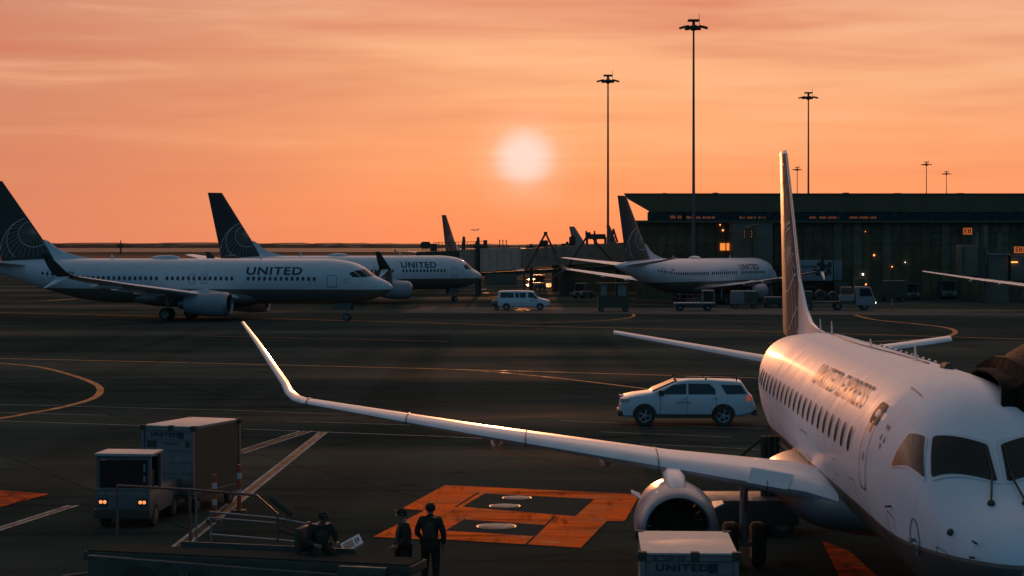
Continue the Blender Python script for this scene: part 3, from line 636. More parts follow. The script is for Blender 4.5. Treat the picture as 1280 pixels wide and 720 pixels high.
lettering('door_writing', 'SERVICE', .2, t, M['bluestripe'], (-1.0,1.0,1.05), (-1,0,0), (0,0,1), 1.1, proud=.02)

def wheel(par, x, y, r, w=.16, name='wheel', axis=(0,1,0)):
    o = MB().lathe([(-w/2,.03),(-w/2,r*.88),(-w*.35,r),(w*.35,r),(w/2,r*.88),(w/2,.03)], (x,y,r), axis, 22, cap=True).build(name, M['tyre'], par)
    a = Vector(axis); MB().lathe([(-w*.54,r*.5),(-w*.57,.02),(w*.57,.02),(w*.54,r*.5)], (x,y,r), axis, 18).build('rim', M['rim'], o); return o

# cargo containers on dollies: local x = width of the lettered end, y = depth, front at y=0
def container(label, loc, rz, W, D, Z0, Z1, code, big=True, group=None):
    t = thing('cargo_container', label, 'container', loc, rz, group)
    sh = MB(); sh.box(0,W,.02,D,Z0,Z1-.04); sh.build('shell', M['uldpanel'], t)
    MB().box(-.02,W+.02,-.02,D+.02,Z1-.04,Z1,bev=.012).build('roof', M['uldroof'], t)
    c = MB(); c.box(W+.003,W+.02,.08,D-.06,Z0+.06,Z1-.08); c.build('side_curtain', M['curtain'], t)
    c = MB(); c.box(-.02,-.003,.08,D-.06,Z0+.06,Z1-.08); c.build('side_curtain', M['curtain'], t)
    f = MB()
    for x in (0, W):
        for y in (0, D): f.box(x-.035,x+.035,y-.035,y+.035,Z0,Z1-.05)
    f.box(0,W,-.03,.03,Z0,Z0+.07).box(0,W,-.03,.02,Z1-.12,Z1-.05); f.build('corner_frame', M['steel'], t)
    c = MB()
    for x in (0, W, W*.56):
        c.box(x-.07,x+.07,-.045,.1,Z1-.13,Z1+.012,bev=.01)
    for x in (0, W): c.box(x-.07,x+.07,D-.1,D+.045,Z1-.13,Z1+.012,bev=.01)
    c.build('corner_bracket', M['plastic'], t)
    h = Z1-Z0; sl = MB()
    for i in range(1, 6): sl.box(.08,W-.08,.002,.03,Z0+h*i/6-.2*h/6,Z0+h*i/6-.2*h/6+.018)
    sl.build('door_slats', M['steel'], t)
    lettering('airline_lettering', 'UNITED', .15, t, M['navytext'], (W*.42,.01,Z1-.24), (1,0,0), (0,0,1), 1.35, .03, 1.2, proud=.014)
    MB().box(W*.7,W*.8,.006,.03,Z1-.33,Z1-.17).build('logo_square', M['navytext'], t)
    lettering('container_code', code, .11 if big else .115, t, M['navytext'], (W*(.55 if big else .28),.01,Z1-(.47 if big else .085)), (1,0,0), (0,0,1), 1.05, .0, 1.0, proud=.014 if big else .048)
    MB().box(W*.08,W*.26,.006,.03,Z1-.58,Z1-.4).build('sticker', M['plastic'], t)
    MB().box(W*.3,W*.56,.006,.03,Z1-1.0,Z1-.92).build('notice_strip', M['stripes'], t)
    MB().box(W*.84,W*.92,.006,.03,Z1-.55,Z1-.4).build('sticker', M['plastic'], t)
    return t
def dolly(label, loc, rz, W, D, Z0):
    t = thing('container_dolly', label, 'dolly', loc, rz)
    MB().box(-.05,W+.05,-.08,D+.08,Z0-.12,Z0-.006).build('deck', M['frame'], t)
    for x in (.12, W-.12):
        for y in (.35, D-.35): wheel(t, x, y, .2, .12, axis=(1,0,0))
    MB().tube((W/2,-.05,Z0-.1),(W/2,-1.1,.28),.03).build('tow_bar', M['frame'], t)
    return t
CL = Vector((-9.75, 50.4, 0))
rz = math.atan2(-.62, 1.4)
CL = PD(179, 533, 50.8); CL.z = 0
# (front corner, lettered face turned a little to the left)
container('tall white cargo container with lettering and dark curtain side, behind the lit tug', CL, rz*.85, 1.5, 2.5, .5, 2.28, 'PMC26401')
dolly('low wheeled dolly under the tall lettered container behind the tug', CL, rz*.85, 1.5, 2.5, .5)
c2 = PD(803, 692, 30.1); c2.z = 0
container('pale-topped cargo container cut off by the bottom edge, in front of the jet engine', c2, R(-2.5), 1.47, 2.3, .5, 2.2, 'BC509168', big=False)
dolly('wheeled dolly under the container at the bottom edge', c2, R(-2.5), 1.47, 2.3, .5)

# tug with lit headlamps: local front faces -y
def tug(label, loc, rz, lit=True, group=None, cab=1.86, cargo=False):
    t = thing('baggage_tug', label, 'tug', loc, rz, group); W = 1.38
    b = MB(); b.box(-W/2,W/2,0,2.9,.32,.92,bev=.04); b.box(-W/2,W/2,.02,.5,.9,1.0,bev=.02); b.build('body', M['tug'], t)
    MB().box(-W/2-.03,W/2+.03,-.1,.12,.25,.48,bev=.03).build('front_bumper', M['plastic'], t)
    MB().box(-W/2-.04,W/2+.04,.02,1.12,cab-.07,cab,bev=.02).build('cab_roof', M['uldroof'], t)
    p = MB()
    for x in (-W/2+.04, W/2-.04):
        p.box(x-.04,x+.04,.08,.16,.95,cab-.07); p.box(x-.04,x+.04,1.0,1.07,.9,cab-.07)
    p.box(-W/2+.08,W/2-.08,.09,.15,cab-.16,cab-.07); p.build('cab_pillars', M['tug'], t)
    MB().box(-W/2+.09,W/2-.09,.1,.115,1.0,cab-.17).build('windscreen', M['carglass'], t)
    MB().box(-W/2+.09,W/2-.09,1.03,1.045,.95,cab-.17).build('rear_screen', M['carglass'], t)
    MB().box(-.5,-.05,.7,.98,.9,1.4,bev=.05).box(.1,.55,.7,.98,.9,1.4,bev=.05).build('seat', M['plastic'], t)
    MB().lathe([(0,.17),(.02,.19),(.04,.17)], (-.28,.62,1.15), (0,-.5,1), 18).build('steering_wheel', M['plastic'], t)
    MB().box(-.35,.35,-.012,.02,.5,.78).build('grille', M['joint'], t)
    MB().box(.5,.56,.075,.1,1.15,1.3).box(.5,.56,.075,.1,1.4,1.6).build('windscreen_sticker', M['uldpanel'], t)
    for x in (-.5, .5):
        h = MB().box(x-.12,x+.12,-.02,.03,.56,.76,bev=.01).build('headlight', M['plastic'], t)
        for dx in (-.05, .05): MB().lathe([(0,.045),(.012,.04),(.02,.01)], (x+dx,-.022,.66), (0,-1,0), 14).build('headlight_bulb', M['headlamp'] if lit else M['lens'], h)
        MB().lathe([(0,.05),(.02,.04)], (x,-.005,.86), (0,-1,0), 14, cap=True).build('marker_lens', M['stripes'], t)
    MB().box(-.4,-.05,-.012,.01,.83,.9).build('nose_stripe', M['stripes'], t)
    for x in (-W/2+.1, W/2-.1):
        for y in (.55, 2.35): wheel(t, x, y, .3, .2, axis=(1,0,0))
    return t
tg = PD(117, 655, 47.6); tg.z = 0
tug('small white baggage tug with two glowing orange headlights, in front of the tall container', tg+Vector((.72,0,0)), R(-5))

# traffic cones and barricade posts
def cone(label, loc, h=.75, group='orange traffic cones'):
    t = thing('traffic_cone', label, 'cone', loc, random.random(), group)
    MB().box(-.2*h,.2*h,-.2*h,.2*h,0,.05,bev=.01).build('base', M['plastic'], t)
    MB().lathe([(.05,.15*h),(h,.035*h)], (0,0,0), (0,0,1), 18, cap=True).build('cone_body', M['cone'], t)
    MB().lathe([(.45*h,.118*h),(.62*h,.096*h)], (0,0,0), (0,0,1), 18).build('band', M['band'], t)
def delineator(label, loc, h=1.1, group='striped delineator posts', ph=0):
    t = thing('delineator_post', label, 'post', loc, 0, group)
    MB().lathe([(0,.22),(.06,.2)], (0,0,0), (0,0,1), 16, cap=True).build('base', M['plastic'], t)
    MB().tube((0,0,.06),(0,0,h),.06,.05,14).build('post', M['cone'], t)
    for z in (.35, .7): MB().lathe([(h*z,.066),(h*(z+.13),.062)], (0,0,0), (0,0,1), 14).build('band', M['band'], t)
delineator('orange post standing at the rear corner of the tall lettered container', G(299, 640), 1.25)
delineator('orange post half hidden by the loader rail, left of the container corner post', G(268, 652), 1.2)
delineator('striped orange post in front of the fuel truck', G(1049, 387), 1.3)
delineator('striped orange post right of the fuel truck cab', G(1115, 386), 1.2)

# ------------------------------------------------------------------ foreground belt loader
LL = thing('belt_loader', 'long grey belt loader with brown handrails across the bottom left corner', 'belt loader', (-7.62, 36.7, 0), R(-15.5))
b = MB(); b.prism([(0,.34),(5.7,.34),(5.7,1.12),(3.2,1.17),(0,1.26)], 1.15, 1, -1.05); b.build('chassis_body', M['loader'], LL, bevel=.02)
cv = MB(); cv.box(-.15,6.3,-.9,.0,1.14,1.3,bev=.02); cv.build('conveyor_frame', M['frame'], LL)
MB().box(1.4,4.9,.005,.04,1.2,1.42).build('side_guard', M['loader'], LL)
MB().box(-.1,6.25,-.87,-.08,1.303,1.33).build('belt', M['belt'], LL)
MB().box(-.1,5.4,-1.07,-1.052,.4,.47).build('side_rub_rail', M['frame'], LL)
flat(M['belt'], .05)
for x in (1.0, 4.6):
    for y in (-1.0, .02): wheel(LL, x, y, .4, .24)
for x in (1.08, 4.6): MB().lathe([(-.02,.01),(-.02,.46),(0,.46)], (x,-1.055,.66), (0,1,0), 24, cap=False).build('wheel_arch', M['dark'], LL)
def rp(u, v, d): return LL.matrix_world.inverted() @ PD(u, v, d)
bpy.context.view_layer.update()
r = MB(); D0 = 37.2
r.path([rp(146,676,D0), rp(147,607,D0), rp(237,612,D0-.15), rp(320,619,D0-.3), rp(347,643,D0-.35), rp(347,700,D0-.4)], .025)
r.path([rp(237,612,D0-.15), rp(238,688,D0-.2)], .03)
r.build('handrail', M['rail'], LL)
r = MB()
r.path([rp(262,640,D0-.2), rp(347,648,D0-.35), rp(384,655,D0-.5)], .022).path([rp(262,647,D0-.2), rp(347,654,D0-.35)], .018).path([rp(262,668,D0-.2), rp(347,675,D0-.35), rp(386,679,D0-.5)], .022)
r.path([rp(245,614,D0-.2), rp(246,680,D0-.2)], .02).path([rp(264,640,D0-.2), rp(264,680,D0-.2)], .02).path([rp(386,652,D0-.5), rp(386,700,D0-.5)], .03)
r.build('lower_rail', M['steel'], LL)
r = MB(); r.path([rp(338,622,D0-.4), rp(366,643,D0-.4)], .075); r.path([rp(350,662,D0-.4), rp(384,674,D0-.5)], .04); r.path([rp(359,642,D0-.4), rp(358,650,D0-.4), rp(352,652,D0-.4)], .012); r.build('lamp_tube', M['plastic'], LL)
lettering('maker_lettering', 'TUG', .2, LL, M['plastic'], (2.25,-1.052,1.0), (1,0,0), (0,0,1), 1.3, .04, proud=.008)
lettering('unit_lettering', 'H', .13, LL, M['plastic'], (1.66,-1.052,1.13), (1,0,0), (0,0,1), 1.3, .03, proud=.008)
MB().box(1.55,1.82,-1.07,-1.052,.93,1.05).build('vent', M['plastic'], LL)
s = MB(); s.box(3.95,4.45,-.3,.25,1.335,1.36,bev=.01); s.box(3.82,3.94,-.3,.25,1.36,1.8,bev=.04); s.build('driver_seat', M['plastic'], LL)
pn = MB(); c = rp(440,680,36.3)
rot = Matrix.Translation(c) @ Matrix.Rotation(R(22), 4, 'Z') @ Matrix.Rotation(R(-28), 4, 'Y') @ Matrix.Rotation(R(30), 4, 'X')
pn.box(-.2,.2,-.15,.15,-.02,.02,rot,); pnl = pn.build('control_panel', M['white'], LL)
MB().box(-.16,.04,-.1,.1,.022,.026,rot).build('panel_screen', M['stripes'], pnl)
MB().box(.08,.11,-.08,.08,.022,.026,rot).box(.13,.16,-.04,.08,.022,.026,rot).build('panel_mark', M['navytext'], pnl)
MB().tube(c-Vector((0,0,.02)), c-Vector((-.1,0,.3)), .04).build('panel_stalk', M['plastic'], LL)
e = MB(); e.box(5.0,5.9,-1.16,-1.06,.95,1.3,bev=.02); e.build('lamp_box', M['loader'], LL)
MB().lathe([(0,.07),(.03,.06)], (5.45,-1.165,1.13), (0,-1,0), 14, cap=True).lathe([(0,.07),(.03,.06)], (5.72,-1.165,1.12), (0,-1,0), 14, cap=True).build('lamp', M['dark'], LL)
r = MB(); r.path([Vector((-.1,-.3,.62)), Vector((-.95,-.2,.68)), Vector((-.1,.0,.8))], .03); r.build('tow_hook', M['rail'], LL)

# ------------------------------------------------------------------ people
def person(label, loc, rz, J, cap=None, hood=False, vest=True, h=1.75, group=None):
    """J overrides joints; local -y is forward. metres for a 1.75 m adult"""
    t = thing('person', label, 'person', loc, rz, group)
    P = {'pel':(0,0,.97),'wst':(0,.0,1.12),'chs':(0,.01,1.32),'nbase':(0,.02,1.47),'neck':(0,.01,1.54),'jaw':(0,-.02,1.6),'head':(0,-.01,1.68),'crown':(0,0,1.745)}
    for s, q in ((1,'r'),(-1,'l')):
        P.update({'sh'+q:(s*.185,.02,1.43),'el'+q:(s*.25,.04,1.15),'wr'+q:(s*.22,-.1,.93),'pm'+q:(s*.21,-.13,.86),
                  'hp'+q:(s*.1,0,.93),'kn'+q:(s*.11,-.02,.5),'an'+q:(s*.12,.03,.09),'bl'+q:(s*.13,-.1,.04),'to'+q:(s*.14,-.17,.035)})
    P.update(J); P = {k: Vector(v)*(h/1.75) for k, v in P.items()}
    rad = {'pel':.15,'wst':.135,'chs':.155,'nbase':.09,'neck':.058,'jaw':.07,'head':.092,'crown':.06}
    for q in 'rl': rad.update({'sh'+q:.075,'el'+q:.047,'wr'+q:.03,'pm'+q:.034,'hp'+q:.1,'kn'+q:.064,'an'+q:.042,'bl'+q:.042,'to'+q:.03})
    E_ = [('pel','wst'),('wst','chs'),('chs','nbase'),('nbase','neck'),('neck','jaw'),('jaw','head'),('head','crown')]
    for q in 'rl': E_ += [('chs','sh'+q),('sh'+q,'el'+q),('el'+q,'wr'+q),('wr'+q,'pm'+q),('pel','hp'+q),('hp'+q,'kn'+q),('kn'+q,'an'+q),('an'+q,'bl'+q),('bl'+q,'to'+q)]
    def skin(names, edges, radii, nm, m, par, extra=()):
        me = bpy.data.meshes.new(nm); V = [P[n] for n in names]; rr = [radii[n] for n in names]; ed = [(names.index(a), names.index(b)) for a, b in edges]
        for base, pts, r in extra:
            prev = names.index(base)
            for p in pts: V.append(Vector(p)); rr.append(r); ed.append((prev, len(V)-1)); prev = len(V)-1
        me.from_pydata(V, ed, []); o = bpy.data.objects.new(nm, me); C.objects.link(o)
        o.modifiers.new('s', 'SKIN'); sv = me.skin_vertices[0].data
        for i, r_ in enumerate(rr): sv[i].radius = (r_, r_)
        sv[0].use_root = True
        o.modifiers.new('u', 'SUBSURF').levels = 2; o.modifiers['u'].render_levels = 2
        evaluated(o); o.data.materials.clear(); o.data.materials.append(m); o.parent = par
        for p in o.data.polygons: p.use_smooth = True
        return o
    ext = []
    for q, s in (('r',1),('l',-1)):
        pm, wr = P['pm'+q], P['wr'+q]; d = (pm-wr).normalized(); side = d.cross(Vector((0,-1,0)) if abs(d.y) < .8 else Vector((0,0,1))).normalized()
        fwd = side.cross(d)
        for k, ln in ((-.028,.055),(-.01,.068),(.009,.063),(.026,.048)):
            b0 = pm+fwd*k+d*.025; ext.append(('pm'+q, [b0, b0+d*ln*.6, b0+d*ln-side*s*.012], .0085))
        b0 = wr+fwd*-.03+d*.02; ext.append(('wr'+q, [b0, b0+d*.04-fwd*.02], .01))
    names = list(P)
    body = skin(names, E_, rad, 'body', M['skin'], t, ext)
    cl = {k: v+.012 for k, v in rad.items()}
    top = ['chs','pel','wst','nbase']+[a+q for q in 'rl' for a in ('sh','el')]
    wr2 = {}
    for q in 'rl': P['cf'+q] = P['el'+q].lerp(P['wr'+q], .9); cl['cf'+q] = .046
    cl['nbase'] = .1; cl['chs'] = .175; cl['sh'+'r'] = cl['sh'+'l'] = .092; cl['elr'] = cl['ell'] = .064; cl['pel'] = .172; cl['wst'] = .162
    jk = skin(['pel','wst','chs','nbase','shr','elr','cfr','shl','ell','cfl'], [('pel','wst'),('wst','chs'),('chs','nbase'),('chs','shr'),('shr','elr'),('elr','cfr'),('chs','shl'),('shl','ell'),('ell','cfl')], cl, 'jacket', M['cloth'], t)
    for q in 'rl': P['tc'+q] = P['kn'+q].lerp(P['an'+q], .85); cl['tc'+q] = .066; cl['kn'+q] = .084; cl['hp'+q] = .118
    cl['pel'] = .16
    skin(['pel','hpr','knr','tcr','hpl','knl','tcl'], [('pel','hpr'),('hpr','knr'),('knr','tcr'),('pel','hpl'),('hpl','knl'),('knl','tcl')], cl, 'trousers', M['cloth'], t)
    if vest:
        v = {'pel':.18,'wst':.178,'chs':.19,'nbase':.104}
        vv = skin(['pel','wst','chs','nbase'], [('pel','wst'),('wst','chs'),('chs','nbase')], v, 'safety_vest', M['vest'], t)
    for q in 'rl':
        a = {'an'+q:.055,'bl'+q:.052,'to'+q:.042}; skin(['an'+q,'bl'+q,'to'+q], [('an'+q,'bl'+q),('bl'+q,'to'+q)], a, 'shoe', M['shoe'], t)
    H_, Jw = P['head'], P['jaw']; up = (P['crown']-P['jaw']).normalized(); f = Vector((0,-1,0)); f = (f-up*f.dot(up)).normalized(); sd = up.cross(f)
    T_ = Matrix.Translation(H_) @ Matrix((sd, -f, up)).transposed().to_4x4()
    hr = MB(); hr.lathe([(-.05,.098),(0,.104),(.05,.095),(.09,.06),(.105,.005)], (0,.014,.0), (0,0,1), 24)
    for v in hr.bm.verts: v.co = T_ @ v.co
    hr.build('cap_crown' if cap else 'hair', M['cloth'] if cap else M['hair'], t, smooth=80)
    if cap:
        bb = MB().loft([[T_ @ Vector((x, y, z)) for x, y in ((-.08,-.06),(.08,-.06),(.07,-.14),(.03,-.175),(-.03,-.175),(-.07,-.14))] for z in (.025, .035)]).build('cap_peak', M['cloth'], t)
    fc = MB()
    for s in (-1, 1):
        fc.lathe([(-.008,.02),(0,.033),(.008,.02)], T_ @ Vector((s*.094,.01,-.01)), T_.to_3x3() @ Vector((1,0,0)), 12, cap=True)
        fc.lathe([(0,.013),(.006,.008)], T_ @ Vector((s*.034,-.092,.0)), T_.to_3x3() @ Vector((0,-1,0)), 10, cap=True)
    fc.loft([[T_ @ Vector(v) for v in r_] for r_ in (((-.01,-.09,.005),(.01,-.09,.005),(0,-.1,.005)), ((-.017,-.09,-.04),(.017,-.09,-.04),(0,-.118,-.037)))])
    fc.box(-.025,.025,-.1,-.088,-.066,-.056,T_)
    fc.build('face_features', M['skin'], t)
    return t
d = 39.0
person('bareheaded standing worker in dark clothes, right of the pair beside the orange paint', ((538-640)*d/FOC, d, 0), R(172),
       {'elr':(.29,-.02,1.17),'wrr':(.2,-.16,1.03),'pmr':(.13,-.19,1.0),'ell':(-.28,.03,1.15),'wrl':(-.25,-.06,.92),'pml':(-.24,-.08,.85),'jaw':(.01,-.03,1.6)}, h=1.77)
d = 38.5
person('standing worker in a peaked cap facing left, beside the bareheaded worker', ((504-640)*d/FOC, d, 0), R(-78),
       {'head':(0,-.04,1.675),'crown':(0,-.02,1.74),'jaw':(0,-.055,1.595),'neck':(0,-.01,1.53),'elr':(.25,.03,1.16),'wrr':(.2,-.17,1.02),'pmr':(.17,-.24,1.0),'ell':(-.25,.03,1.16),'wrl':(-.2,-.15,.98),'pml':(-.17,-.22,.95)}, cap=True, h=1.73)
bpy.context.view_layer.update()
sp = LL.matrix_world @ Vector((4.2,-.02,.45))
person('seated driver in a cap hunched over the controls of the belt loader', sp, R(25),
       {'wst':(0,-.02,1.1),'chs':(0,-.1,1.28),'nbase':(0,-.16,1.41),'neck':(0,-.2,1.47),'jaw':(0,-.26,1.5),'head':(0,-.27,1.58),'crown':(0,-.26,1.65),
        'shr':(.19,-.12,1.37),'shl':(-.19,-.12,1.37),'elr':(.3,-.2,1.12),'wrr':(.22,-.42,1.1),'pmr':(.18,-.49,1.1),'ell':(-.3,-.2,1.12),'wrl':(-.2,-.42,1.08),'pml':(-.17,-.48,1.08),
        'knr':(.14,-.42,.94),'knl':(-.14,-.42,.94),'anr':(.14,-.5,.55),'anl':(-.14,-.5,.55),'blr':(.14,-.62,.5),'bll':(-.14,-.62,.5),'tor':(.14,-.68,.5),'tol':(-.14,-.68,.5)}, cap=True, h=1.75)

# ------------------------------------------------------------------ small loader at the rear hold of the regional jet
t = thing('hold_belt_loader', 'dark belt loader raised to the rear hold, behind the regional jet wing', 'belt loader', (6.0-.3, 46.5, 0), R(0))
c = MB(); a, b2 = PD(974,551,47.5)-t.location, PD(1016,586,42)-t.location
c.path([a, b2], .12); c.build('conveyor', M['frame'], t)
MB().path([a+Vector((0,0,.12)), b2+Vector((0,0,.12))], .02).build('conveyor_rail', M['rail'], t)
c = MB()
for u in (955, 970, 962): p = PD(u, 545, 47)-t.location; c.tube((p.x, p.y, 0), p, .09)
p, q = PD(920,575,47)-t.location, PD(952,548,47)-t.location; c.path([p, q], .04); c.build('frame_posts', M['frame'], t)
MB().box(-1.2,1.2,-.4,1.4,.3,.9,bev=.04).build('chassis', M['loader'], t)
for x in (-.8,.8):
    for y in (-.3,1.2): wheel(t, x, y, .3)

# boarding bridge hood against the port side of the regional jet
t = thing('boarding_bridge', 'dark folded boarding bridge canopy against the roof of the regional jet, right edge', 'bridge', (8.0, 31.0, 0))
c = MB(); rings = []
for i in range(14):
    g = .13 if i % 2 else 0; x = -.47+i*.26; top = min(5.42, 4.93+.1*i)-g*.8
    y0 = -1.35+g; y1 = 2.6-g
    rings.append([Vector((x+.32*(q/6 if q < 6 else 1)*(1 if i < 2 else 0), y, z)) for q, (y, z) in enumerate(((y0, 2.6), (y0+.02, top-.5), (y0+.22, top-.14), (y0+.7, top), (y0+1.6, top+.06), (y0+2.6, top+.03), (y1-.3, top-.2), (y1, top-.8), (y1, 2.6)))])
c.loft(rings, closed=False, caps=False); ob = c.build('folding_hood', M['hood'], t, smooth=25)
sd = ob.modifiers.new('s', 'SOLIDIFY'); sd.thickness = .05
MB().box(2.1,6.6,.2,3.2,2.2,5.3,bev=.08).build('cab', M['greywall'], t)
MB().box(3.2,3.8,1.2,1.9,.3,2.2).build('support_column', M['frame'], t)
MB().box(2.9,4.1,1.0,2.1,0,.35,bev=.05).build('wheel_bogie', M['plastic'], t)

# ------------------------------------------------------------------ ramp equipment near the terminal
def box_cart(label, u, v, w, d, h, mats, rz=0, open_top=False, group='baggage carts in front of the terminal'):
    p = G(u, v); t = thing('baggage_cart', label, 'cart', p, rz, group)
    MB().box(-w/2,w/2,0,d,.45,.55).build('deck', M['frame'], t)
    if open_top:
        MB().box(-w/2,w/2,0,.05,.55,h*.58).box(-w/2,w/2,d-.05,d,.55,h*.58).box(-w/2,-w/2+.05,.05,d-.05,.55,h*.58).box(w/2-.05,w/2,.05,d-.05,.55,h*.58).build('side_panel', M['curtain'], t)
        f = MB()
        for x in (-w/2+.05, w/2-.05):
            for y in (.05, d-.05): f.box(x-.04,x+.04,y-.04,y+.04,h*.58,h)
        f.build('post', M['frame'], t); MB().box(-w/2-.05,w/2+.05,-.05,d+.05,h,h+.1).build('roof', M['frame'], t)
        MB().box(-w/2,w/2,-.03,.0,h*.58-.06,h*.58).build('top_edge', M['rail'], t)
        MB().box(-w*.4,-w*.22,.3,.5,h*.58,h*.97).box(w*.15,w*.42,.3,.6,h*.58,h*.97).build('stacked_cases', M['uldpanel'], t)
    else:
        MB().box(-w/2,w/2,0,d,.55,h,bev=.03).build('cargo_box', mats[0], t)
        MB().box(-w/2+w*.48,w/2+.02,-.015,.0,.62,h-.06).build('open_side', M['curtain'], t)
        MB().box(-w/2-.02,w/2+.02,-.02,d+.02,h,h+.05).build('roof', M['uldroof'], t)
    for x in (-w/2+.35, w/2-.35):
        for y in (.15, d-.15): wheel(t, x, y, .28, .16)
    return t
box_cart('tall dark open-topped cart with pale cases, left of the rear-facing airliner', 767, 390, 3.3, 1.8, 3.0, (M['curtain'],), open_top=True)
box_cart('half white half dark baggage cart under the engine of the rear-facing airliner', 931, 386, 2.9, 1.6, 1.95, (M['uldpanel'],))
box_cart('low dim cart in front of the grey panel wall, right of the half white cart', 969, 385, 2.2, 1.4, 1.2, (M['loader'],))
box_cart('dark box cart standing left of the small white tractor near the terminal', 1119, 377, 2.6, 2.2, 2.6, (M['curtain'],))

def flat_loader(label, u, v):
    t = thing('cargo_loader', label, 'loader', G(u, v), 0)
    MB().box(-2.2,2.2,0,1.9,.75,.92,bev=.03).build('deck', M['truckwhite'], t)
    MB().box(-2.2,2.2,.1,1.8,.4,.74).build('chassis', M['frame'], t)
    c = MB(); 
    for x in (.85, 2.05):
        c.box(x-.04,x+.04,.1,.18,.92,2.2); c.box(x-.04,x+.04,1.6,1.68,.92,2.2)
    c.box(.8,2.1,.08,1.7,2.15,2.25); c.build('cab_frame', M['truckwhite'], t)
    MB().box(.92,1.98,.12,.14,1.0,2.12).build('cab_window', M['carglass'], t)
    MB().path([Vector((-2.1,.2,.95)),Vector((-2.1,.2,1.8)),Vector((.8,.2,1.8))], .03).path([Vector((-.8,.2,.95)),Vector((-.8,.2,1.8))], .03).path([Vector((-2.1,.2,1.35)),Vector((.8,.2,1.35))], .02).build('guard_rail', M['rail'], t)
    for x in (-1.6, 1.4):
        for y in (.2, 1.7): wheel(t, x, y, .38, .2)
flat_loader('low cargo loader with pale deck and open cab frame beneath the rear-facing airliner', 869, 389)

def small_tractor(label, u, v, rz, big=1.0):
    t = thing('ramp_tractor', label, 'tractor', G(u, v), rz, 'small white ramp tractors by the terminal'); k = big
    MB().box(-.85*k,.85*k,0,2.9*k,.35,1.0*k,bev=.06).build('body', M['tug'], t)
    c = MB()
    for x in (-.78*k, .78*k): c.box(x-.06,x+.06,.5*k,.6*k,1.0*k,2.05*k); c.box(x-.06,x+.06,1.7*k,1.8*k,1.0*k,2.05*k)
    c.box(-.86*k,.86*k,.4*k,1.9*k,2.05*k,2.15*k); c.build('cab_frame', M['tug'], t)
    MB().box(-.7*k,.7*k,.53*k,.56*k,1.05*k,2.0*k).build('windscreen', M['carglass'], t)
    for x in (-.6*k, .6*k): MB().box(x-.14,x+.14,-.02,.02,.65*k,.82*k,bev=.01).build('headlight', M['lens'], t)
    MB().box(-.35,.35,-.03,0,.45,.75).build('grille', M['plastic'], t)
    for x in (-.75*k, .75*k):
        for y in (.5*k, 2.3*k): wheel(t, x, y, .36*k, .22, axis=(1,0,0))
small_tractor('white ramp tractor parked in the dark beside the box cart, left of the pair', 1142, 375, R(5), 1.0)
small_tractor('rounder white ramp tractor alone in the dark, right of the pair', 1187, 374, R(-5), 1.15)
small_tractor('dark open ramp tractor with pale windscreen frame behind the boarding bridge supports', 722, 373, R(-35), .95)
small_tractor('ramp tractor in shadow under the bridge, left of the orange glint patches', 676, 362, R(20), 1.1)

# low cart with pale load behind the van
t = thing('equipment_trailer', 'small trailer with a pale lump of gear standing behind the white van', 'trailer', G(621, 388)+Vector((0,.3,0)), 0)
MB().box(-.6,.55,0,1.0,.45,.75,bev=.04).build('deck', M['plastic'], t)
MB().lathe([(0,.45),(.2,.5),(.4,.3),(.5,.05)], (-.1,.5,.76), (0,0,1), 12).box(-.5,.1,.1,.8,.76,1.1,bev=.1).box(.0,.5,.2,.6,.76,.95,bev=.08).build('covered_gear', M['uldpanel'], t)
for y in (.1,.9): wheel(t, 0, y, .25)

# fuel truck
t = thing('fuel_truck', 'fuel truck with white cab, amber beacon and one bright headlight by the terminal', 'truck', G(1050, 388), 0)
t.rotation_euler = (0, 0, R(-3))
MB().box(-4.3,1.6,0,1.9,.75,.95).build('chassis', M['frame'], t)
c = MB(); pr = [(1.7,.55),(3.85,.55),(3.9,1.25),(3.65,1.55),(3.35,2.55),(1.75,2.6)]
c.prism(pr, 1.9, 1, 0); c.build('cab', M['truckwhite'], t, bevel=.05)
MB().prism([(2.15,1.55),(3.5,1.55),(3.22,2.4),(2.15,2.4)], .03, 1, -.032).build('cab_side_window', M['carglass'], t)
MB().lathe([(0,.1),(.14,.09),(.2,.02)], (2.9,.5,2.75), (0,0,1), 14, cap=True).build('beacon', M['amber'], t)
MB().lathe([(0,.14),(.05,.12)], (3.86,.25,.85), (1,-.6,0), 14, cap=True).build('headlight', M['whitelamp'], t)
tk = MB(); tk.lathe([(0,.55),(.05,.6),(.55,.6),(.6,.55)], (-2.1,.1,1.65), (0,1,0), 28, cap=True); tk.lathe([(0,.45),(.05,.5),(.55,.5),(.6,.45)], (-.7,.1,1.6), (0,1,0), 28, cap=True); tk.build('hose_reel', M['loader'], t)
MB().lathe([(-.02,.35),(0,.3),(.02,.05)], (-2.1,.06,1.65), (0,1,0), 20).lathe([(-.02,.3),(0,.25),(.02,.05)], (-.7,.06,1.6), (0,1,0), 20).build('reel_core', M['dark'], t)
MB().box(-4.2,-2.9,.2,1.7,1.0,2.1,bev=.06).build('pump_cabinet', M['loader'], t)
MB().box(.1,1.55,.1,1.8,1.0,1.7,bev=.03).build('filter_cabinet', M['truckwhite'], t)
MB().box(.2,1.4,.2,1.7,1.75,2.55,bev=.03).build('upper_cabinet', M['rail'], t)
MB().path([Vector((1.55,.1,2.6)),Vector((1.55,.1,3.5)),Vector((2.9,.1,3.5)),Vector((2.9,.1,2.7))], .03).build('guard_frame', M['steel'], t)
for x in (-3.4, -.2, 2.7):
    for y in (.15, 1.75): wheel(t, x, y, .45, .26)

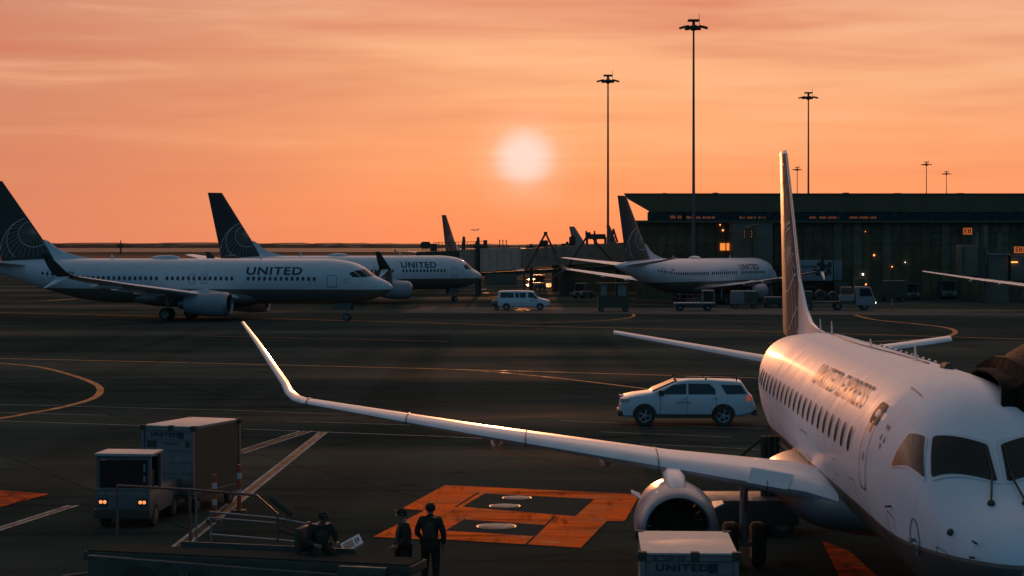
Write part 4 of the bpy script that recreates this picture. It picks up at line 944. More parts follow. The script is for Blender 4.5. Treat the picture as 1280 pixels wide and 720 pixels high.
# raised catering truck body with leaf print
t = thing('catering_truck', 'high-lift catering truck with raised white box printed with dark leaves', 'truck', PD(1020, 350, 252)*1.0)
t.location.z = 0
zz = lambda v: CH-(v-HZ)*252/FOC
xx = lambda u: (u-1020)*252/FOC
MB().box(xx(985), xx(1041), 0, 2.4, zz(351), zz(325), bev=.04).build('raised_box', M['truckwhite'], t)
MB().box(xx(1042.5), xx(1053), .1, 2.3, zz(350), zz(325.5), bev=.04).build('front_platform', M['uldpanel'], t)
MB().box(xx(1041), xx(1042.5), .2, 2.2, zz(349), zz(326)).build('gap_panel', M['dark'], t)
lf = MB()
for (u, v, a, L, w_) in ((1030,334,40,1.1,.32),(1024,341,15,1.1,.34),(1037,331,80,.9,.3),(1036,339,110,1.0,.3),(1025,331,-20,.9,.28),(1032,343,60,.8,.25),(1019,338,20,.7,.2)):
    ca, sa = math.cos(R(a)), math.sin(R(a)); P = []
    for i in range(14):
        q = 2*math.pi*i/14; lx, ly = L/2*math.cos(q), w_*math.sin(q)*(1-.35*math.cos(q)); P.append((xx(u)+lx*ca-ly*sa, zz(v)+lx*sa+ly*ca))
    lf.prism(P, .01, 1, -.012-.002*len(lf.bm.faces)/16)
lf.build('leaf_print', M['leaf'], t, smooth=0)
lettering('side_lettering', 'gategourmet', .62, t, M['leaf'], (xx(1006),0,zz(333)), (1,0,0), (0,0,1), 1.0, .02, proud=.02)
lettering('side_lettering_small', 'in-flight catering', .34, t, M['leaf'], (xx(1008),0,zz(341)), (1,0,0), (0,0,1), 1.0, .01, proud=.02)
sc = MB()
for s in (0, 1.9):
    sc.path([Vector((xx(990),.2+s,.9)), Vector((xx(1036),.2+s,zz(351)))], .09); sc.path([Vector((xx(1036),.2+s,.9)), Vector((xx(990),.2+s,zz(351)))], .09)
sc.build('scissor_lift', M['frame'], t)
MB().box(xx(982),xx(1043),.1,2.2,.55,.9).build('chassis', M['frame'], t)
MB().box(xx(1043),xx(1060),.1,2.2,.6,2.3,bev=.1).build('cab', M['loader'], t)
for x in (xx(990), xx(1050)):
    for y in (.2, 2.1): wheel(t, x, y, .48, .28)

# ------------------------------------------------------------------ light masts
def mast(label, u, vtop, d, group='tall apron light masts'):
    top = PD(u, vtop, d); hgt = top.z
    t = thing('light_mast', label, 'light mast', (top.x, top.y, 0), 0, group)
    MB().tube((0,0,0),(0,0,hgt-.6),.24,.12,16).build('pole', M['pole'], t)
    hd = MB().lathe([(-.7,.2),(-.5,.55),(-.1,.6),(.0,.3)], (0,0,hgt-.5), (0,0,1), 16, cap=True).lathe([(-.02,1.3),(.03,1.35),(.08,1.3)], (0,0,hgt-.75), (0,0,1), 24)
    for i in range(4): a = math.pi*i/4; hd.tube((1.35*math.cos(a),1.35*math.sin(a),hgt-.72),(-1.35*math.cos(a),-1.35*math.sin(a),hgt-.72),.05)
    h = hd.build('lamp_head', M['frame'], t)
    MB().box(-.75,.75,-.6,.6,hgt+.02,hgt+.26,bev=.05).tube((0,0,hgt-.6),(0,0,hgt+.05),.2).build('head_cap', M['frame'], h)
    for i in range(7):
        a = 2*math.pi*i/7+.2; rot = Matrix.Translation((1.35*math.cos(a), 1.35*math.sin(a), hgt-.68)) @ Matrix.Rotation(a, 4, 'Z') @ Matrix.Rotation(R(14), 4, 'Y')
        MB().box(-.3,.55,-.3,.3,-.13,.08,rot).build('floodlight', M['frame'], h)
    MB().tube((.75,0,hgt-.5),(.75,0,hgt+1.0),.03).build('lightning_rod', M['frame'], h)
mast('tallest light mast, rising in front of the terminal roof', 867, 27, 250)
mast('slim light mast behind the boarding bridge, left of the terminal', 760, 95.5, 318)
mast('light mast rising behind the terminal roof right of the near jet fin', 1010.5, 117, 365)
mast('small distant light mast just right of the near jet fin tip', 996.5, 209.5, 700)
mast('small distant light mast above the right part of the terminal roof', 1158, 203, 660)
mast('smallest distant light mast, rightmost above the terminal roof', 1183, 215, 760)

# ------------------------------------------------------------------ terminal
TD = 256.0; ts = TD/FOC
X = lambda u, d=TD: (u-640)*d/FOC
Z = lambda v, d=TD: CH-(v-HZ)*d/FOC
T = thing('terminal_building', 'long dark glass terminal with flat overhanging roof across the right half', 'terminal', (X(811), TD+1, 0))
ox, oy = X(811), TD+1
def tx(u): return X(u)-ox
XR = tx(1560)
rf = MB()
yF, yB = -1.0, 38.0
pf = [(tx(781),Z(242)),(tx(781),Z(244)),(tx(785),Z(249)),(tx(811)+.2,Z(265)),(XR,Z(265)),(XR,Z(242))]
rf.loft([[Vector((x,yF,z)) for x, z in pf], [Vector((x+(3.6 if i < 4 else 0),16,z)) for i, (x, z) in enumerate(pf)], [Vector((x+(9 if i < 4 else 0),yB,z)) for i, (x, z) in enumerate(pf)]]); rf.build('roof', M['roofdark'], T, smooth=0)
MB().box(tx(781)-.1,XR,yF-.12,yF-.003,Z(243.2),Z(241.6)).build('roof_edge_trim', M['mullion'], T)
seam = MB()
for i in range(60):
    x = tx(811)+i*3.05
    if x < XR: seam.box(x-.03,x+.03,yF-.02,yF-.002,Z(264.6),Z(244))
seam.build('fascia_seams', M['mullion'], T)
MB().box(tx(793),XR,-1.3,.5,Z(278.5),Z(275.5)).build('canopy_ledge', M['mullion'], T)
# clerestory: individual windows between mullions
u = 811.0; du = 13.2; n = 0
while u < 1290:
    MB().box(tx(u)+.12,tx(u+du)-.12,-.02,.02,Z(275.3),Z(265.6)).build('clerestory_window', M['clear'], T)
    MB().box(tx(u)-.1,tx(u)+.1,-.12,.12,Z(275.5),Z(265)).build('window_mullion', M['mullion'], T)
    u += du
MB().box(tx(1290),XR,-.1,.1,Z(275.5),Z(265)).build('wall_panel', M['roofdark'], T)
# see-through upper level: floor, rear wall with openings
MB().box(4,XR,.5,yB-.2,Z(278.5),Z(276.2)).build('upper_floor', M['interior'], T)
bw = MB(); dB = TD+1+yB-2
def bz(v): return CH-(v-HZ)*dB/FOC
def bx(u): return (u-640)*dB/FOC-ox
gaps = [(838,844.5),(847,852),(858,865),(870,877),(878,882),(883,894),(924,931),(934,945),(948,951),(953,957),(1011,1022),(1024,1033),(1035,1049),(1062,1073),(1074,1086),(1088,1096)]
cur = 811
for a, b in gaps+[(1560,1560)]:
    bw.box(bx(cur),bx(a),yB-2,yB-1.8,0,bz(262)); 
    if b > a: bw.box(bx(a),bx(b),yB-2,yB-1.8,0,bz(273.3)); bw.box(bx(a),bx(b),yB-2,yB-1.8,bz(269.5),bz(262))
    cur = b
bw.build('rear_wall', M['interior'], T, smooth=0)
MB().box(3,3.3,.5,yB-2,0,Z(276.2)).build('end_wall', M['roofdark'], T)
# main glazed wall: one window per bay, three panes each
zr = [(.9,Z(334)),(Z(333.4),Z(306)),(Z(305.4),Z(292)),(Z(291.4),Z(279))]
u = 797.0; du = 12.3
while u < 1290:
    if not (918 <= u+6 <= 968):
        m_ = MB()
        for a, b in zr: m_.box(tx(u)+.07,tx(u+du)-.07,-.03+random.uniform(-.01,.01),.03,a,b)
        m_.build('glazing_bay', M[random.choice(('fglass','fglass','fglass2','fglass3'))], T, smooth=0)
    MB().box(tx(u)-.07,tx(u)+.07,-.14,.1,0,Z(278.5)).build('facade_mullion', M['mullion'], T)
    u += du
MB().box(tx(797),XR,-.1,.1,0,.88).box(tx(797),XR,.12,.3,.88,Z(278.5)).build('plinth_wall', M['roofdark'], T)
# lit windows of the gate rooms
for (a, b, v0, v1) in ((901,907.5,304,313),(909,915.5,304,313)):
    MB().box(tx(a),tx(b),-.2,-.16,Z(v1),Z(v0)).build('lit_window', M['litwin'], T)
for (u_, v_, r_) in ((904.5,287.8,.1),(901,281,.07)):
    MB().box(tx(u_)-r_,tx(u_)+r_,-.2,-.15,Z(v_)-r_,Z(v_)+r_).build('wall_lamp', M['amber'], T)
for (u_, v_, r_, mm) in ((1094,319,.13,'amber'),(1080,343,.13,'whitelamp'),(1133,328,.06,'whitelamp'),(1116.5,333.5,.09,'amber'),(1083,289.5,.05,'amber')):
    MB().lathe([(-.06,r_*.8),(0,r_),(.06,r_*.8)], (tx(u_),-.25,Z(v_)), (0,1,0), 12, cap=True).build('wall_lamp', M[mm], T)
M['warm'] = mat('warm_pane', (.2,.1,.045), .5, var=.5, scale=.8, spec=.1)  # brown pane colour stands for dim room light, nothing glows behind
for u_ in (813.5, 825.5, 838, 850.3): MB().box(tx(u_),tx(u_+8.5),-.1,-.07,Z(326),Z(304+random.random()*3)).build('warm_tinted_window', M['warm'], T)
for u_, w_, h_ in ((834,.25,.2),(899,.3,.25),(1065,.3,.25),(1130,.4,.2),(1210,.4,.2)):
    MB().box(tx(u_)-w_,tx(u_)+w_,3,5,Z(242)+.002,Z(242)+h_).build('roof_unit', M['mullion'], T)

def gate_sign(label, txt, u, v, w, h, d, lit=True, size=1.0):
    p = PD(u, v, d); t = thing('gate_sign', label, 'sign', p)
    MB().box(-w/2-.06,w/2+.06,.0,.16,-h/2-.06,h/2+.06).build('sign_case', M['mullion'], t)
    MB().box(-w/2,w/2,-.03,-.002,-h/2,h/2).build('sign_face', M['signlit'] if lit else M['frame'], t)
    lettering('sign_lettering', txt, h*1.05*size, t, M['signtext'], (0,-.03,-.02), (1,0,0), (0,0,1), 1.1, .02, proud=.012)
gate_sign('lit orange E8 gate sign high on the terminal wall', 'E8', 1209.5, 289, 1.15, .85, TD-1.6)
gate_sign('lit orange E8 gate sign lower at the right edge above the grey boarding bridge', 'E8', 1273.5, 312.3, 1.15, .8, 238)
gate_sign('lit orange E10 gate sign on the grey panel wall behind two dark posts', 'E10', 935.5, 292.7, 1.1, .85, 249.2)
gate_sign('small unlit gate sign on a wall in the middle of the terminal', 'E9', 1169.5, 299.5, .7, .36, TD-.5, False)

# grey panel stair tower and posts
t = thing('stair_tower', 'grey panelled stair tower against the terminal behind the near jet fin', 'tower', (X(916.5,251), 251, 0))
MB().box(0,X(966,251)-X(916.5,251),0,4.5,0,Z(279,251)).build('panel_wall', M['greywall'], t)
MB().box(-.1,X(966,251)-X(916.5,251)+.1,-.1,4.6,Z(279,251),Z(277.8,251)).build('roof_cap', M['mullion'], t)
for u_, v_, w_ in ((934.8,283,.42),(943,280,.32)):
    q = PD(u_, v_, 247.5); p_ = thing('vent_post', 'thicker dark vent post in front of the grey tower, left of the sign edge' if w_ > .4 else 'thinner taller dark vent post in front of the grey tower', 'post', (q.x, q.y, 0), 0, 'vent posts by the grey tower')
    MB().tube((0,0,0),(0,0,q.z-.3),w_,w_,14).build('post', M['mullion'], p_); MB().lathe([(q.z-.32,w_*1.05),(q.z-.1,w_*1.1),(q.z,w_*.3)], (0,0,0), (0,0,1), 14, cap=True).build('post_cap', M['mullion'], p_)

# parked boarding bridge at the right edge
t = thing('gate_boarding_bridge', 'blue-grey boarding bridge with round rotunda at the right edge under the lit signs', 'bridge', (X(1240,240), 240, 0))
ux = lambda u: X(u,240)-X(1240,240)
uz = lambda v: Z(v,240)
MB().box(ux(1201),ux(1223),0,2.6,uz(345),uz(306.5),bev=.1).build('tunnel_end', M['greywall'], t)
MB().box(ux(1203),ux(1206),-.05,-.002,uz(341),uz(309)).build('end_frame', M['mullion'], t)
MB().box(ux(1223),ux(1234),.3,2.4,uz(350),uz(309)).build('tunnel', M['loader'], t)
MB().lathe([(0,1.55),(uz(319),1.55)], (ux(1248.5),1.3,0), (0,0,1), 28, cap=True).build('rotunda', M['greywall'], t)
MB().lathe([(uz(319)+.003,1.75),(uz(317),1.75)], (ux(1248.5),1.3,0), (0,0,1), 28, cap=True).build('rotunda_roof', M['uldpanel'], t)
MB().box(ux(1264),ux(1330),.2,2.8,uz(350),uz(319),bev=.08).build('second_tunnel', M['greywall'], t)
MB().box(ux(1264),ux(1272),-.06,-.01,uz(328.4),uz(327)).build('marker_lamp', M['amber'], t)
for u_, v0 in ((1222.5,291),(1233.5,282),(1250.5,291)):
    MB().tube((ux(u_),.5,uz(330)),(ux(u_),.5,uz(v0)),.22,.16,12).build('vent_stack', M['greywall'], t)

# ------------------------------------------------------------------ far boarding bridge in the centre
BD = 276.0
t = thing('long_boarding_bridge', 'long brown boarding bridge of stepped box sections in front of the sunset, centre', 'bridge', (X(650,BD), BD, 0))
qx = lambda u: X(u,BD)-X(650,BD)
qz = lambda v: Z(v,BD)
def tun(nm, u0, u1, vt0, vt1, vb0, vb1, y0, y1, m_):
    MB().loft([[Vector((qx(u0),y0,qz(vb0))),Vector((qx(u0),y1,qz(vb0))),Vector((qx(u0),y1,qz(vt0))),Vector((qx(u0),y0,qz(vt0)))],[Vector((qx(u1),y0,qz(vb1))),Vector((qx(u1),y1,qz(vb1))),Vector((qx(u1),y1,qz(vt1))),Vector((qx(u1),y0,qz(vt1)))]]).build(nm, m_, t, smooth=0)
tun('cab', 520, 575, 315, 313, 326, 340, .4, 3.4, M['frame'])
tun('tunnel_section', 574, 599, 312, 311.5, 344, 342, .2, 3.2, M['bridge'])
tun('tunnel_section', 600, 651, 310.5, 309, 340, 336, -.2, 3.2, M['bridge2'])
tun('tunnel_section', 651, 708, 311, 307.5, 336, 330, .1, 2.9, M['bridge'])
tun('tunnel_section', 708, 790, 307, 302.5, 331, 326, -.1, 3.1, M['bridge'])
tun('underframe', 600, 790, 341, 331, 345, 336, .4, 2.6, M['frame'])
MB().box(qx(594),qx(598.5),-.5,.3,0,qz(302)).build('lift_column', M['frame'], t)
MB().box(qx(597),qx(601),2.6,3.2,0,qz(305)).build('lift_column', M['frame'], t)
MB().box(qx(606),qx(646),.2,2.6,qz(357),qz(342),bev=.05).build('equipment_cabin', M['greywall'], t)
MB().box(qx(700),qx(712),.8,2,0,qz(334)).build('support_column', M['frame'], t); MB().box(qx(770),qx(780),.8,2,0,qz(330)).build('support_column', M['frame'], t)
rib = MB()
for u_ in list(range(612,650,9))+list(range(660,790,11)): rib.box(qx(u_)-.03,qx(u_)+.03,-.26 if u_ < 650 else -.16,-.21 if u_ < 650 else .09,qz(334 if u_ < 650 else 327),qz(311 if u_ < 650 else 309))
rib.build('panel_ribs', M['bridge'], t)
# rail clutter along the tops
rl = MB()
for u_ in (527,532,537,541,548,552,569,573,577,584,588,592): rl.tube((qx(u_),1.5,qz(314)),(qx(u_),1.5,qz(302+random.random()*3)),.05,n=6)
rl.path([Vector((qx(541),1.5,qz(303.5))),Vector((qx(605),1.5,qz(301.5)))], .04, 6); rl.path([Vector((qx(541),1.5,qz(307))),Vector((qx(605),1.5,qz(306)))], .03, 6)
rl.build('roof_rail', M['frame'], t)
MB().box(qx(538),qx(546),.6,2.0,qz(314),qz(304.5),bev=.06).build('roof_unit', M['frame'], t)
for u_, vt in ((579.5,296.5),(597.5,297)): MB().tube((qx(u_),1.2,qz(312)),(qx(u_),1.2,qz(vt+3)),.26,.24,10).lathe([(0,.2),(.3,.22),(.5,.05)], (qx(u_),1.2,qz(vt+3)), (0,0,1), 10).build('roof_vent', M['frame'], t)
MB().box(qx(591),qx(610),.8,2.2,qz(310.5),qz(307)).box(qx(604),qx(609),.8,1.4,qz(307),qz(300)).build('roof_unit', M['frame'], t)
gate_sign('dark unlit gate sign at the left end of the boarding bridge roof', 'E14', 532, 306.5, 1.0, .9, BD-1, False)
gate_sign('unlit E12 gate sign inside the triangle frame on the boarding bridge', 'E12', 680, 304.3, 1.0, .8, BD+.5, False)
for i, (ua, va, ul, ur, vb) in enumerate(((682,291.5,655,703,342),(736,292,700,778,348))):
    t2 = thing('hoist_frame', ('left' if i == 0 else 'right')+' of the two dark triangular hoist frames standing over the boarding bridge', 'frame', (X(ua,BD-2.5), BD-2.5, 0), 0, 'triangular hoist frames')
    g = lambda u, v: PD(u, v, BD-2.5)-Vector((X(ua,BD-2.5), BD-2.5, 0))
    a, l, r_ = g(ua,va), g(ul,vb), g(ur,vb-6)
    for nm, q in (('leg', l), ('leg', r_)): MB().tube(a, q, .14, n=8).build(nm, M['hoist'], t2)
    MB().tube((l.x,0,0), l, .13, n=8).build('post', M['hoist'], t2); MB().tube((r_.x,0,0), r_, .13, n=8).build('post', M['hoist'], t2)
    MB().box(-.25,.25,-.2,.2,a.z-.1,a.z+.2).build('pulley_block', M['frame'], t2)
# clutter on top of the bridge to the right: a distant gantry
t = thing('roof_gantry', 'dark distant gantry with posts and a truss above the boarding bridge roof', 'gantry', (X(745,330), 330, 0))
g = lambda u, v: PD(u, v, 330)-Vector((X(745,330), 330, 0))
m_ = MB(); a, b = g(733,299), g(757,292.5); m_.box(a.x,b.x,0,2,a.z,b.z); m_.build('deck_box', M['frame'], t)
m_ = MB()
for u_ in (734,745,744,757): q = g(u_,296); m_.tube((q.x,1,0),(q.x,1,q.z),.22,n=6)
for u_ in (733,743.5): q = g(u_,288.5); m_.tube((q.x,1,g(0,296).z),(q.x,1,q.z),.16,n=6)
m_.path([g(765,303),g(766.5,286),g(772,303)], .18, 6); m_.path([g(765,297),g(770,297)], .1, 6); m_.build('posts', M['frame'], t)
for i, (u_, vt, w_) in enumerate(((715.5,293.5,.5),(709,302,.9),(664,304.8,.8),(694,305.5,.6))):
    q = PD(u_, vt, 300); t = thing('roof_vent', ('slender', 'squat', 'flat left', 'flat right')[i]+' dark rooftop vent seen above the boarding bridge', 'vent', (q.x, q.y, 0), 0, 'rooftop vents above the bridge')
    MB().box(-w_,w_,-.5,.5,4,q.z-.3,bev=.04).build('housing', M['frame'], t); MB().tube((0,0,0),(0,0,4),.3).build('mount', M['frame'], t); MB().lathe([(0,.25),(.3,.2)], (0,0,q.z-.3), (0,0,1), 10, cap=True).build('vent_cap', M['frame'], t)
t = thing('service_shelter', 'low dark building shell beneath and behind the boarding bridge, centre', 'building', (X(680,300), 300, 0))
MB().box(X(690,300)-X(680,300),X(800,300)-X(680,300),0,6,0,Z(312,300)).build('wall', M['roofdark'], t); MB().box(X(690,300)-X(680,300)-.3,X(800,300)-X(680,300),-.3,6.3,Z(312,300)+.003,Z(311,300)).build('roof', M['mullion'], t)
for i, u_ in enumerate((624.5,628.5,632.8)):
    q = PD(u_, 299.5, 520); t = thing('antenna_rod', ('left', 'middle', 'right')[i]+' one of three thin antenna rods on the horizon above the boarding bridge', 'antenna', (q.x,q.y,0), 0, 'three thin antenna rods')
    MB().tube((0,0,0),(0,0,q.z),.12,.1,8).build('rod', M['pole'], t); MB().box(-.25,.25,-.1,.1,q.z-.5,q.z-.3).box(-.25,.25,-.1,.1,q.z-1.4,q.z-1.25).build('crossbar', M['pole'], t)

# ------------------------------------------------------------------ setting
def asphalt():
    m = bpy.data.materials.new('asphalt'); m.use_nodes = True; nt = m.node_tree; b = nt.nodes['Principled BSDF']; L = nt.links.new
    tc = nn(nt, 'ShaderNodeTexCoord')
    def noise(scale, stretch, detail=6):
        mp = nn(nt, 'ShaderNodeMapping'); mp.inputs['Scale'].default_value = stretch; L(tc.outputs['Object'], mp.inputs[0])
        n = nn(nt, 'ShaderNodeTexNoise'); n.inputs['Scale'].default_value = scale; n.inputs['Detail'].default_value = detail; L(mp.outputs[0], n.inputs['Vector']); return n
    n1 = noise(.06, (.25,1,1)); n2 = noise(.5, (.3,1,1)); n3 = noise(18, (1,1,1), 3)
    cr = nn(nt, 'ShaderNodeValToRGB'); cr.color_ramp.elements[0].position = .38; cr.color_ramp.elements[1].position = .66
    cr.color_ramp.elements[0].color = (.05,.06,.047,1); cr.color_ramp.elements[1].color = (.084,.094,.072,1); L(n1.outputs[0], cr.inputs[0])
    def mul(src, n, lo, hi):
        mr = nn(nt, 'ShaderNodeMapRange'); mr.inputs[1].default_value = .3; mr.inputs[2].default_value = .7; mr.inputs[3].default_value = lo; mr.inputs[4].default_value = hi; L(n.outputs[0], mr.inputs[0])
        v = nn(nt, 'ShaderNodeVectorMath', operation='SCALE'); L(src, v.inputs[0]); L(mr.outputs[0], v.inputs['Scale']); return v.outputs[0]
    c = mul(mul(cr.outputs[0], n2, .8, 1.22), n3, .85, 1.15)
    n4 = noise(.16, (1,.035,1), 4)      # long tyre-dark tracks
    mr4 = nn(nt, 'ShaderNodeMapRange'); mr4.inputs[1].default_value = .54; mr4.inputs[2].default_value = .62; mr4.inputs[3].default_value = 1; mr4.inputs[4].default_value = .78; L(n4.outputs[0], mr4.inputs[0])
    n6 = noise(.9, (.04,1,1), 4)
    mr6 = nn(nt, 'ShaderNodeMapRange'); mr6.inputs[1].default_value = .55; mr6.inputs[2].default_value = .66; mr6.inputs[3].default_value = 1; mr6.inputs[4].default_value = .74; L(n6.outputs[0], mr6.inputs[0])
    vo = nn(nt, 'ShaderNodeTexVoronoi'); vo.inputs['Scale'].default_value = .22; L(tc.outputs['Object'], vo.inputs['Vector'])
    mr5 = nn(nt, 'ShaderNodeMapRange'); mr5.inputs[1].default_value = .03; mr5.inputs[2].default_value = .13; mr5.inputs[3].default_value = .55; mr5.inputs[4].default_value = 1; L(vo.outputs['Distance'], mr5.inputs[0])
    for q in (mr4, mr5, mr6):
        vv = nn(nt, 'ShaderNodeVectorMath', operation='SCALE'); L(c, vv.inputs[0]); L(q.outputs[0], vv.inputs['Scale']); c = vv.outputs[0]
    # slab joints: a brick grid of large concrete bays
    br = nn(nt, 'ShaderNodeTexBrick'); br.offset = 0; br.inputs['Scale'].default_value = 1; br.inputs['Mortar Size'].default_value = .035; br.inputs['Brick Width'].default_value = 7.6; br.inputs['Row Height'].default_value = 7.6
    br.inputs['Color1'].default_value = (1,1,1,1); br.inputs['Color2'].default_value = (.9,.9,.9,1); br.inputs['Mortar'].default_value = (.45,.45,.45,1)
    mp = nn(nt, 'ShaderNodeMapping'); mp.inputs['Rotation'].default_value = (0,0,R(-28)); L(tc.outputs['Object'], mp.inputs[0]); L(mp.outputs[0], br.inputs['Vector'])
    v = nn(nt, 'ShaderNodeVectorMath', operation='MULTIPLY'); L(c, v.inputs[0]); L(br.outputs['Color'], v.inputs[1]); L(v.outputs[0], b.inputs['Base Color'])
    mr = nn(nt, 'ShaderNodeMapRange'); mr.inputs[1].default_value = .35; mr.inputs[2].default_value = .65; mr.inputs[3].default_value = .75; mr.inputs[4].default_value = .95; L(n2.outputs[0], mr.inputs[0]); L(mr.outputs[0], b.inputs['Roughness'])
    b.inputs['Specular IOR Level'].default_value = .03
    bp = nn(nt, 'ShaderNodeBump'); bp.inputs['Strength'].default_value = .4; bp.inputs['Distance'].default_value = .01; L(n3.outputs[0], bp.inputs['Height']); L(bp.outputs[0], b.inputs['Normal'])
    # dry rough tarmac is almost purely diffuse at this grazing view; only worn patches keep a sheen
    df = nn(nt, 'ShaderNodeBsdfDiffuse'); df.inputs['Roughness'].default_value = .6; L(v.outputs[0], df.inputs[0])
    ms = nn(nt, 'ShaderNodeMixShader'); pr_ = nn(nt, 'ShaderNodeMapRange'); pr_.inputs[1].default_value = .45; pr_.inputs[2].default_value = .75; pr_.inputs[3].default_value = .03; pr_.inputs[4].default_value = .45
    L(n1.outputs[0], pr_.inputs[0]); L(pr_.outputs[0], ms.inputs[0]); L(df.outputs[0], ms.inputs[1]); L(b.outputs[0], ms.inputs[2]); L(ms.outputs[0], nt.nodes['Material Output'].inputs[0])
    return m
M['asphalt'] = asphalt()
g = MB(); 
xs = [-20000,-600,-120,0,120,600,20000]; ys = [-200,0,60,150,400,900,20000]
V = [[g.bm.verts.new((x,y,0)) for x in xs] for y in ys]
for a, b in zip(V, V[1:]):
    for i in range(len(a)-1): g.bm.faces.new([a[i],a[i+1],b[i+1],b[i]])
tag(g.build('apron_ground', M['asphalt'], smooth=0), kind='structure')
def sheet(name, polys, z, m, kind='structure'):
    s = MB()
    for P in polys: s.bm.faces.new([s.bm.verts.new((p[0], p[1], z)) for p in P])
    bm = s.bm; return tag(s.build(name, m, smooth=0), kind=kind)
M['grass'] = mat('dry_grass', (.32,.15,.075), .9, spec=.1, var=.5, scale=.01, stretch=(.15,1,1))
flat(M['grass'], .0); sheet('grass_field', [[(-2500,760),(2500,760),(2500,1850),(-2500,1850)]], .02, M['grass'])
M['water'] = mat('bay_water', (.12,.07,.04), .7, spec=.1, var=.3, scale=.02, bump=1.0)
sheet('bay_water', [[(-9000,1850),(9000,1850),(9000,8000),(-9000,8000)]], .03, M['water'])
M['shore'] = mat('far_shore', (.075,.045,.03), .9, spec=.1, var=.4, scale=.01)
s = MB(); rng = random.Random(4); top = []; x = -9000
P = []
while x <= 9000: P.append((x, 12+6*rng.random()+6*math.sin(x*.0011)**2)); x += 60
rings = [[Vector((x, y, h*q)) for x, h in P] for y, q in ((8000,0),(8060,.8),(8300,1),(9300,1.15),(9800,0))]
s.loft(rings, closed=False, caps=False); tag(s.build('far_shore', M['shore'], smooth=0), kind='structure')
rng = random.Random(9)
# dykes and runway shoulders as low earth banks on the field
for i, (y, h) in enumerate(((1150,.5),(1500,.9),(1830,1.6))):
    s = MB(); s.loft([[Vector((-1200,y,0)),Vector((-1200,y+6,h)),Vector((-1200,y+14,h)),Vector((-1200,y+20,0))],[Vector((1200,y,0)),Vector((1200,y+6,h)),Vector((1200,y+14,h)),Vector((1200,y+20,0))]]).build('earth_bank', M['shore'], smooth=0); tag(bpy.data.objects[[o.name for o in bpy.data.objects if o.name.startswith('earth_bank')][-1]], kind='structure')
t = thing('control_beacon', 'tiny beacon mast on the horizon between the two left tail fins', 'beacon', ((151-640)*1600/FOC, 1600, 0))
MB().tube((0,0,0),(0,0,12),.9,.4,8).build('mast', M['frame'], t); MB().box(-3,3,-1,1,6,9).build('cabin', M['frame'], t)

# paint
M['wline'] = mat('white_ground_paint', (.33,.33,.31), .7, spec=.2, var=.35, scale=1.5)
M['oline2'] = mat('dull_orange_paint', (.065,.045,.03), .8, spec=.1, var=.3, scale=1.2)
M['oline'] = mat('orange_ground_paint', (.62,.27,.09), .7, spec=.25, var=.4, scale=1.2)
M['opad'] = mat('red_orange_pad_paint', (.9,.16,.025), .8, spec=.15, var=.42, scale=.9, stretch=(.7,1,1))
M['opad2'] = mat('worn_red_pad_paint', (.45,.08,.02), .7, spec=.2, var=.7, scale=2.0)
M['blackpad'] = mat('black_pad_paint', (.05,.06,.055), .8, spec=.1)
M['lid'] = mat('hydrant_lid', (.75,.55,.42), .8, spec=.2, var=.25, scale=6)
M['lidrim'] = mat('hydrant_lid_rim', (.25,.15,.1), .5)
for k_, q_ in (('wline',.2),('oline',.35),('opad',.12),('opad2',.1),('blackpad',.03),('lid',.1)): flat(M[k_], q_)
def scuff(m, lo=.45):
    nt = m.node_tree; b = nt.nodes['Principled BSDF']; src = b.inputs['Base Color'].links[0].from_socket; tc = nn(nt, 'ShaderNodeTexCoord')
    for sc_, st_, a_, b_, rot in ((1.1,(.18,1,1),.52,.66,.5),(2.6,(1,.12,1),.55,.66,.2),(9,(1,1,1),.56,.7,0)):
        mp = nn(nt, 'ShaderNodeMapping'); mp.inputs['Scale'].default_value = st_; mp.inputs['Rotation'].default_value = (0,0,rot); nt.links.new(tc.outputs['Object'], mp.inputs[0])
        n = nn(nt, 'ShaderNodeTexNoise'); n.inputs['Scale'].default_value = sc_; n.inputs['Detail'].default_value = 7; n.inputs['Roughness'].default_value = .65; nt.links.new(mp.outputs[0], n.inputs['Vector'])
        mr = nn(nt, 'ShaderNodeMapRange'); mr.inputs[1].default_value = a_; mr.inputs[2].default_value = b_; mr.inputs[3].default_value = 1; mr.inputs[4].default_value = lo; nt.links.new(n.outputs[0], mr.inputs[0])
        v = nn(nt, 'ShaderNodeVectorMath', operation='SCALE'); nt.links.new(src, v.inputs[0]); nt.links.new(mr.outputs[0], v.inputs['Scale']); src = v.outputs[0]
    for l in list(b.inputs['Base Color'].links): nt.links.remove(l)
    nt.links.new(src, b.inputs['Base Color'])
    for n in nt.nodes:
        if n.type == 'BSDF_DIFFUSE': nt.links.new(src, n.inputs[0])
for k_ in ('opad','wline','oline','opad2','lid'): scuff(M[k_])
def line(pts, w, px=True, smoothn=0):
    P = [G(*p) if px else Vector((*p, 0)) for p in pts]
    if smoothn:
        Q = []
        for i in range(len(P)-1):
            p0, p1, p2, p3 = P[max(i-1,0)], P[i], P[i+1], P[min(i+2,len(P)-1)]
            for k in range(smoothn):
                t_ = k/smoothn; Q.append(.5*((2*p1)+(p2-p0)*t_+(2*p0-5*p1+4*p2-p3)*t_*t_+(3*p1-p0-3*p2+p3)*t_**3))
        Q.append(P[-1]); P = Q
    quads = []
    L_, R_ = [], []
    for i, p in enumerate(P):
        a = P[max(i-1,0)]; b = P[min(i+1,len(P)-1)]; d = (b-a); n = Vector((-d.y, d.x, 0)).normalized()*w/2
        L_.append(p+n); R_.append(p-n)
    for i in range(len(P)-1): quads.append([L_[i], L_[i+1], R_[i+1], R_[i]])
    return quads
zc = [.004]
def paint(name, quads, m):
    zc[0] += .0004; return sheet(name, quads, zc[0], m)
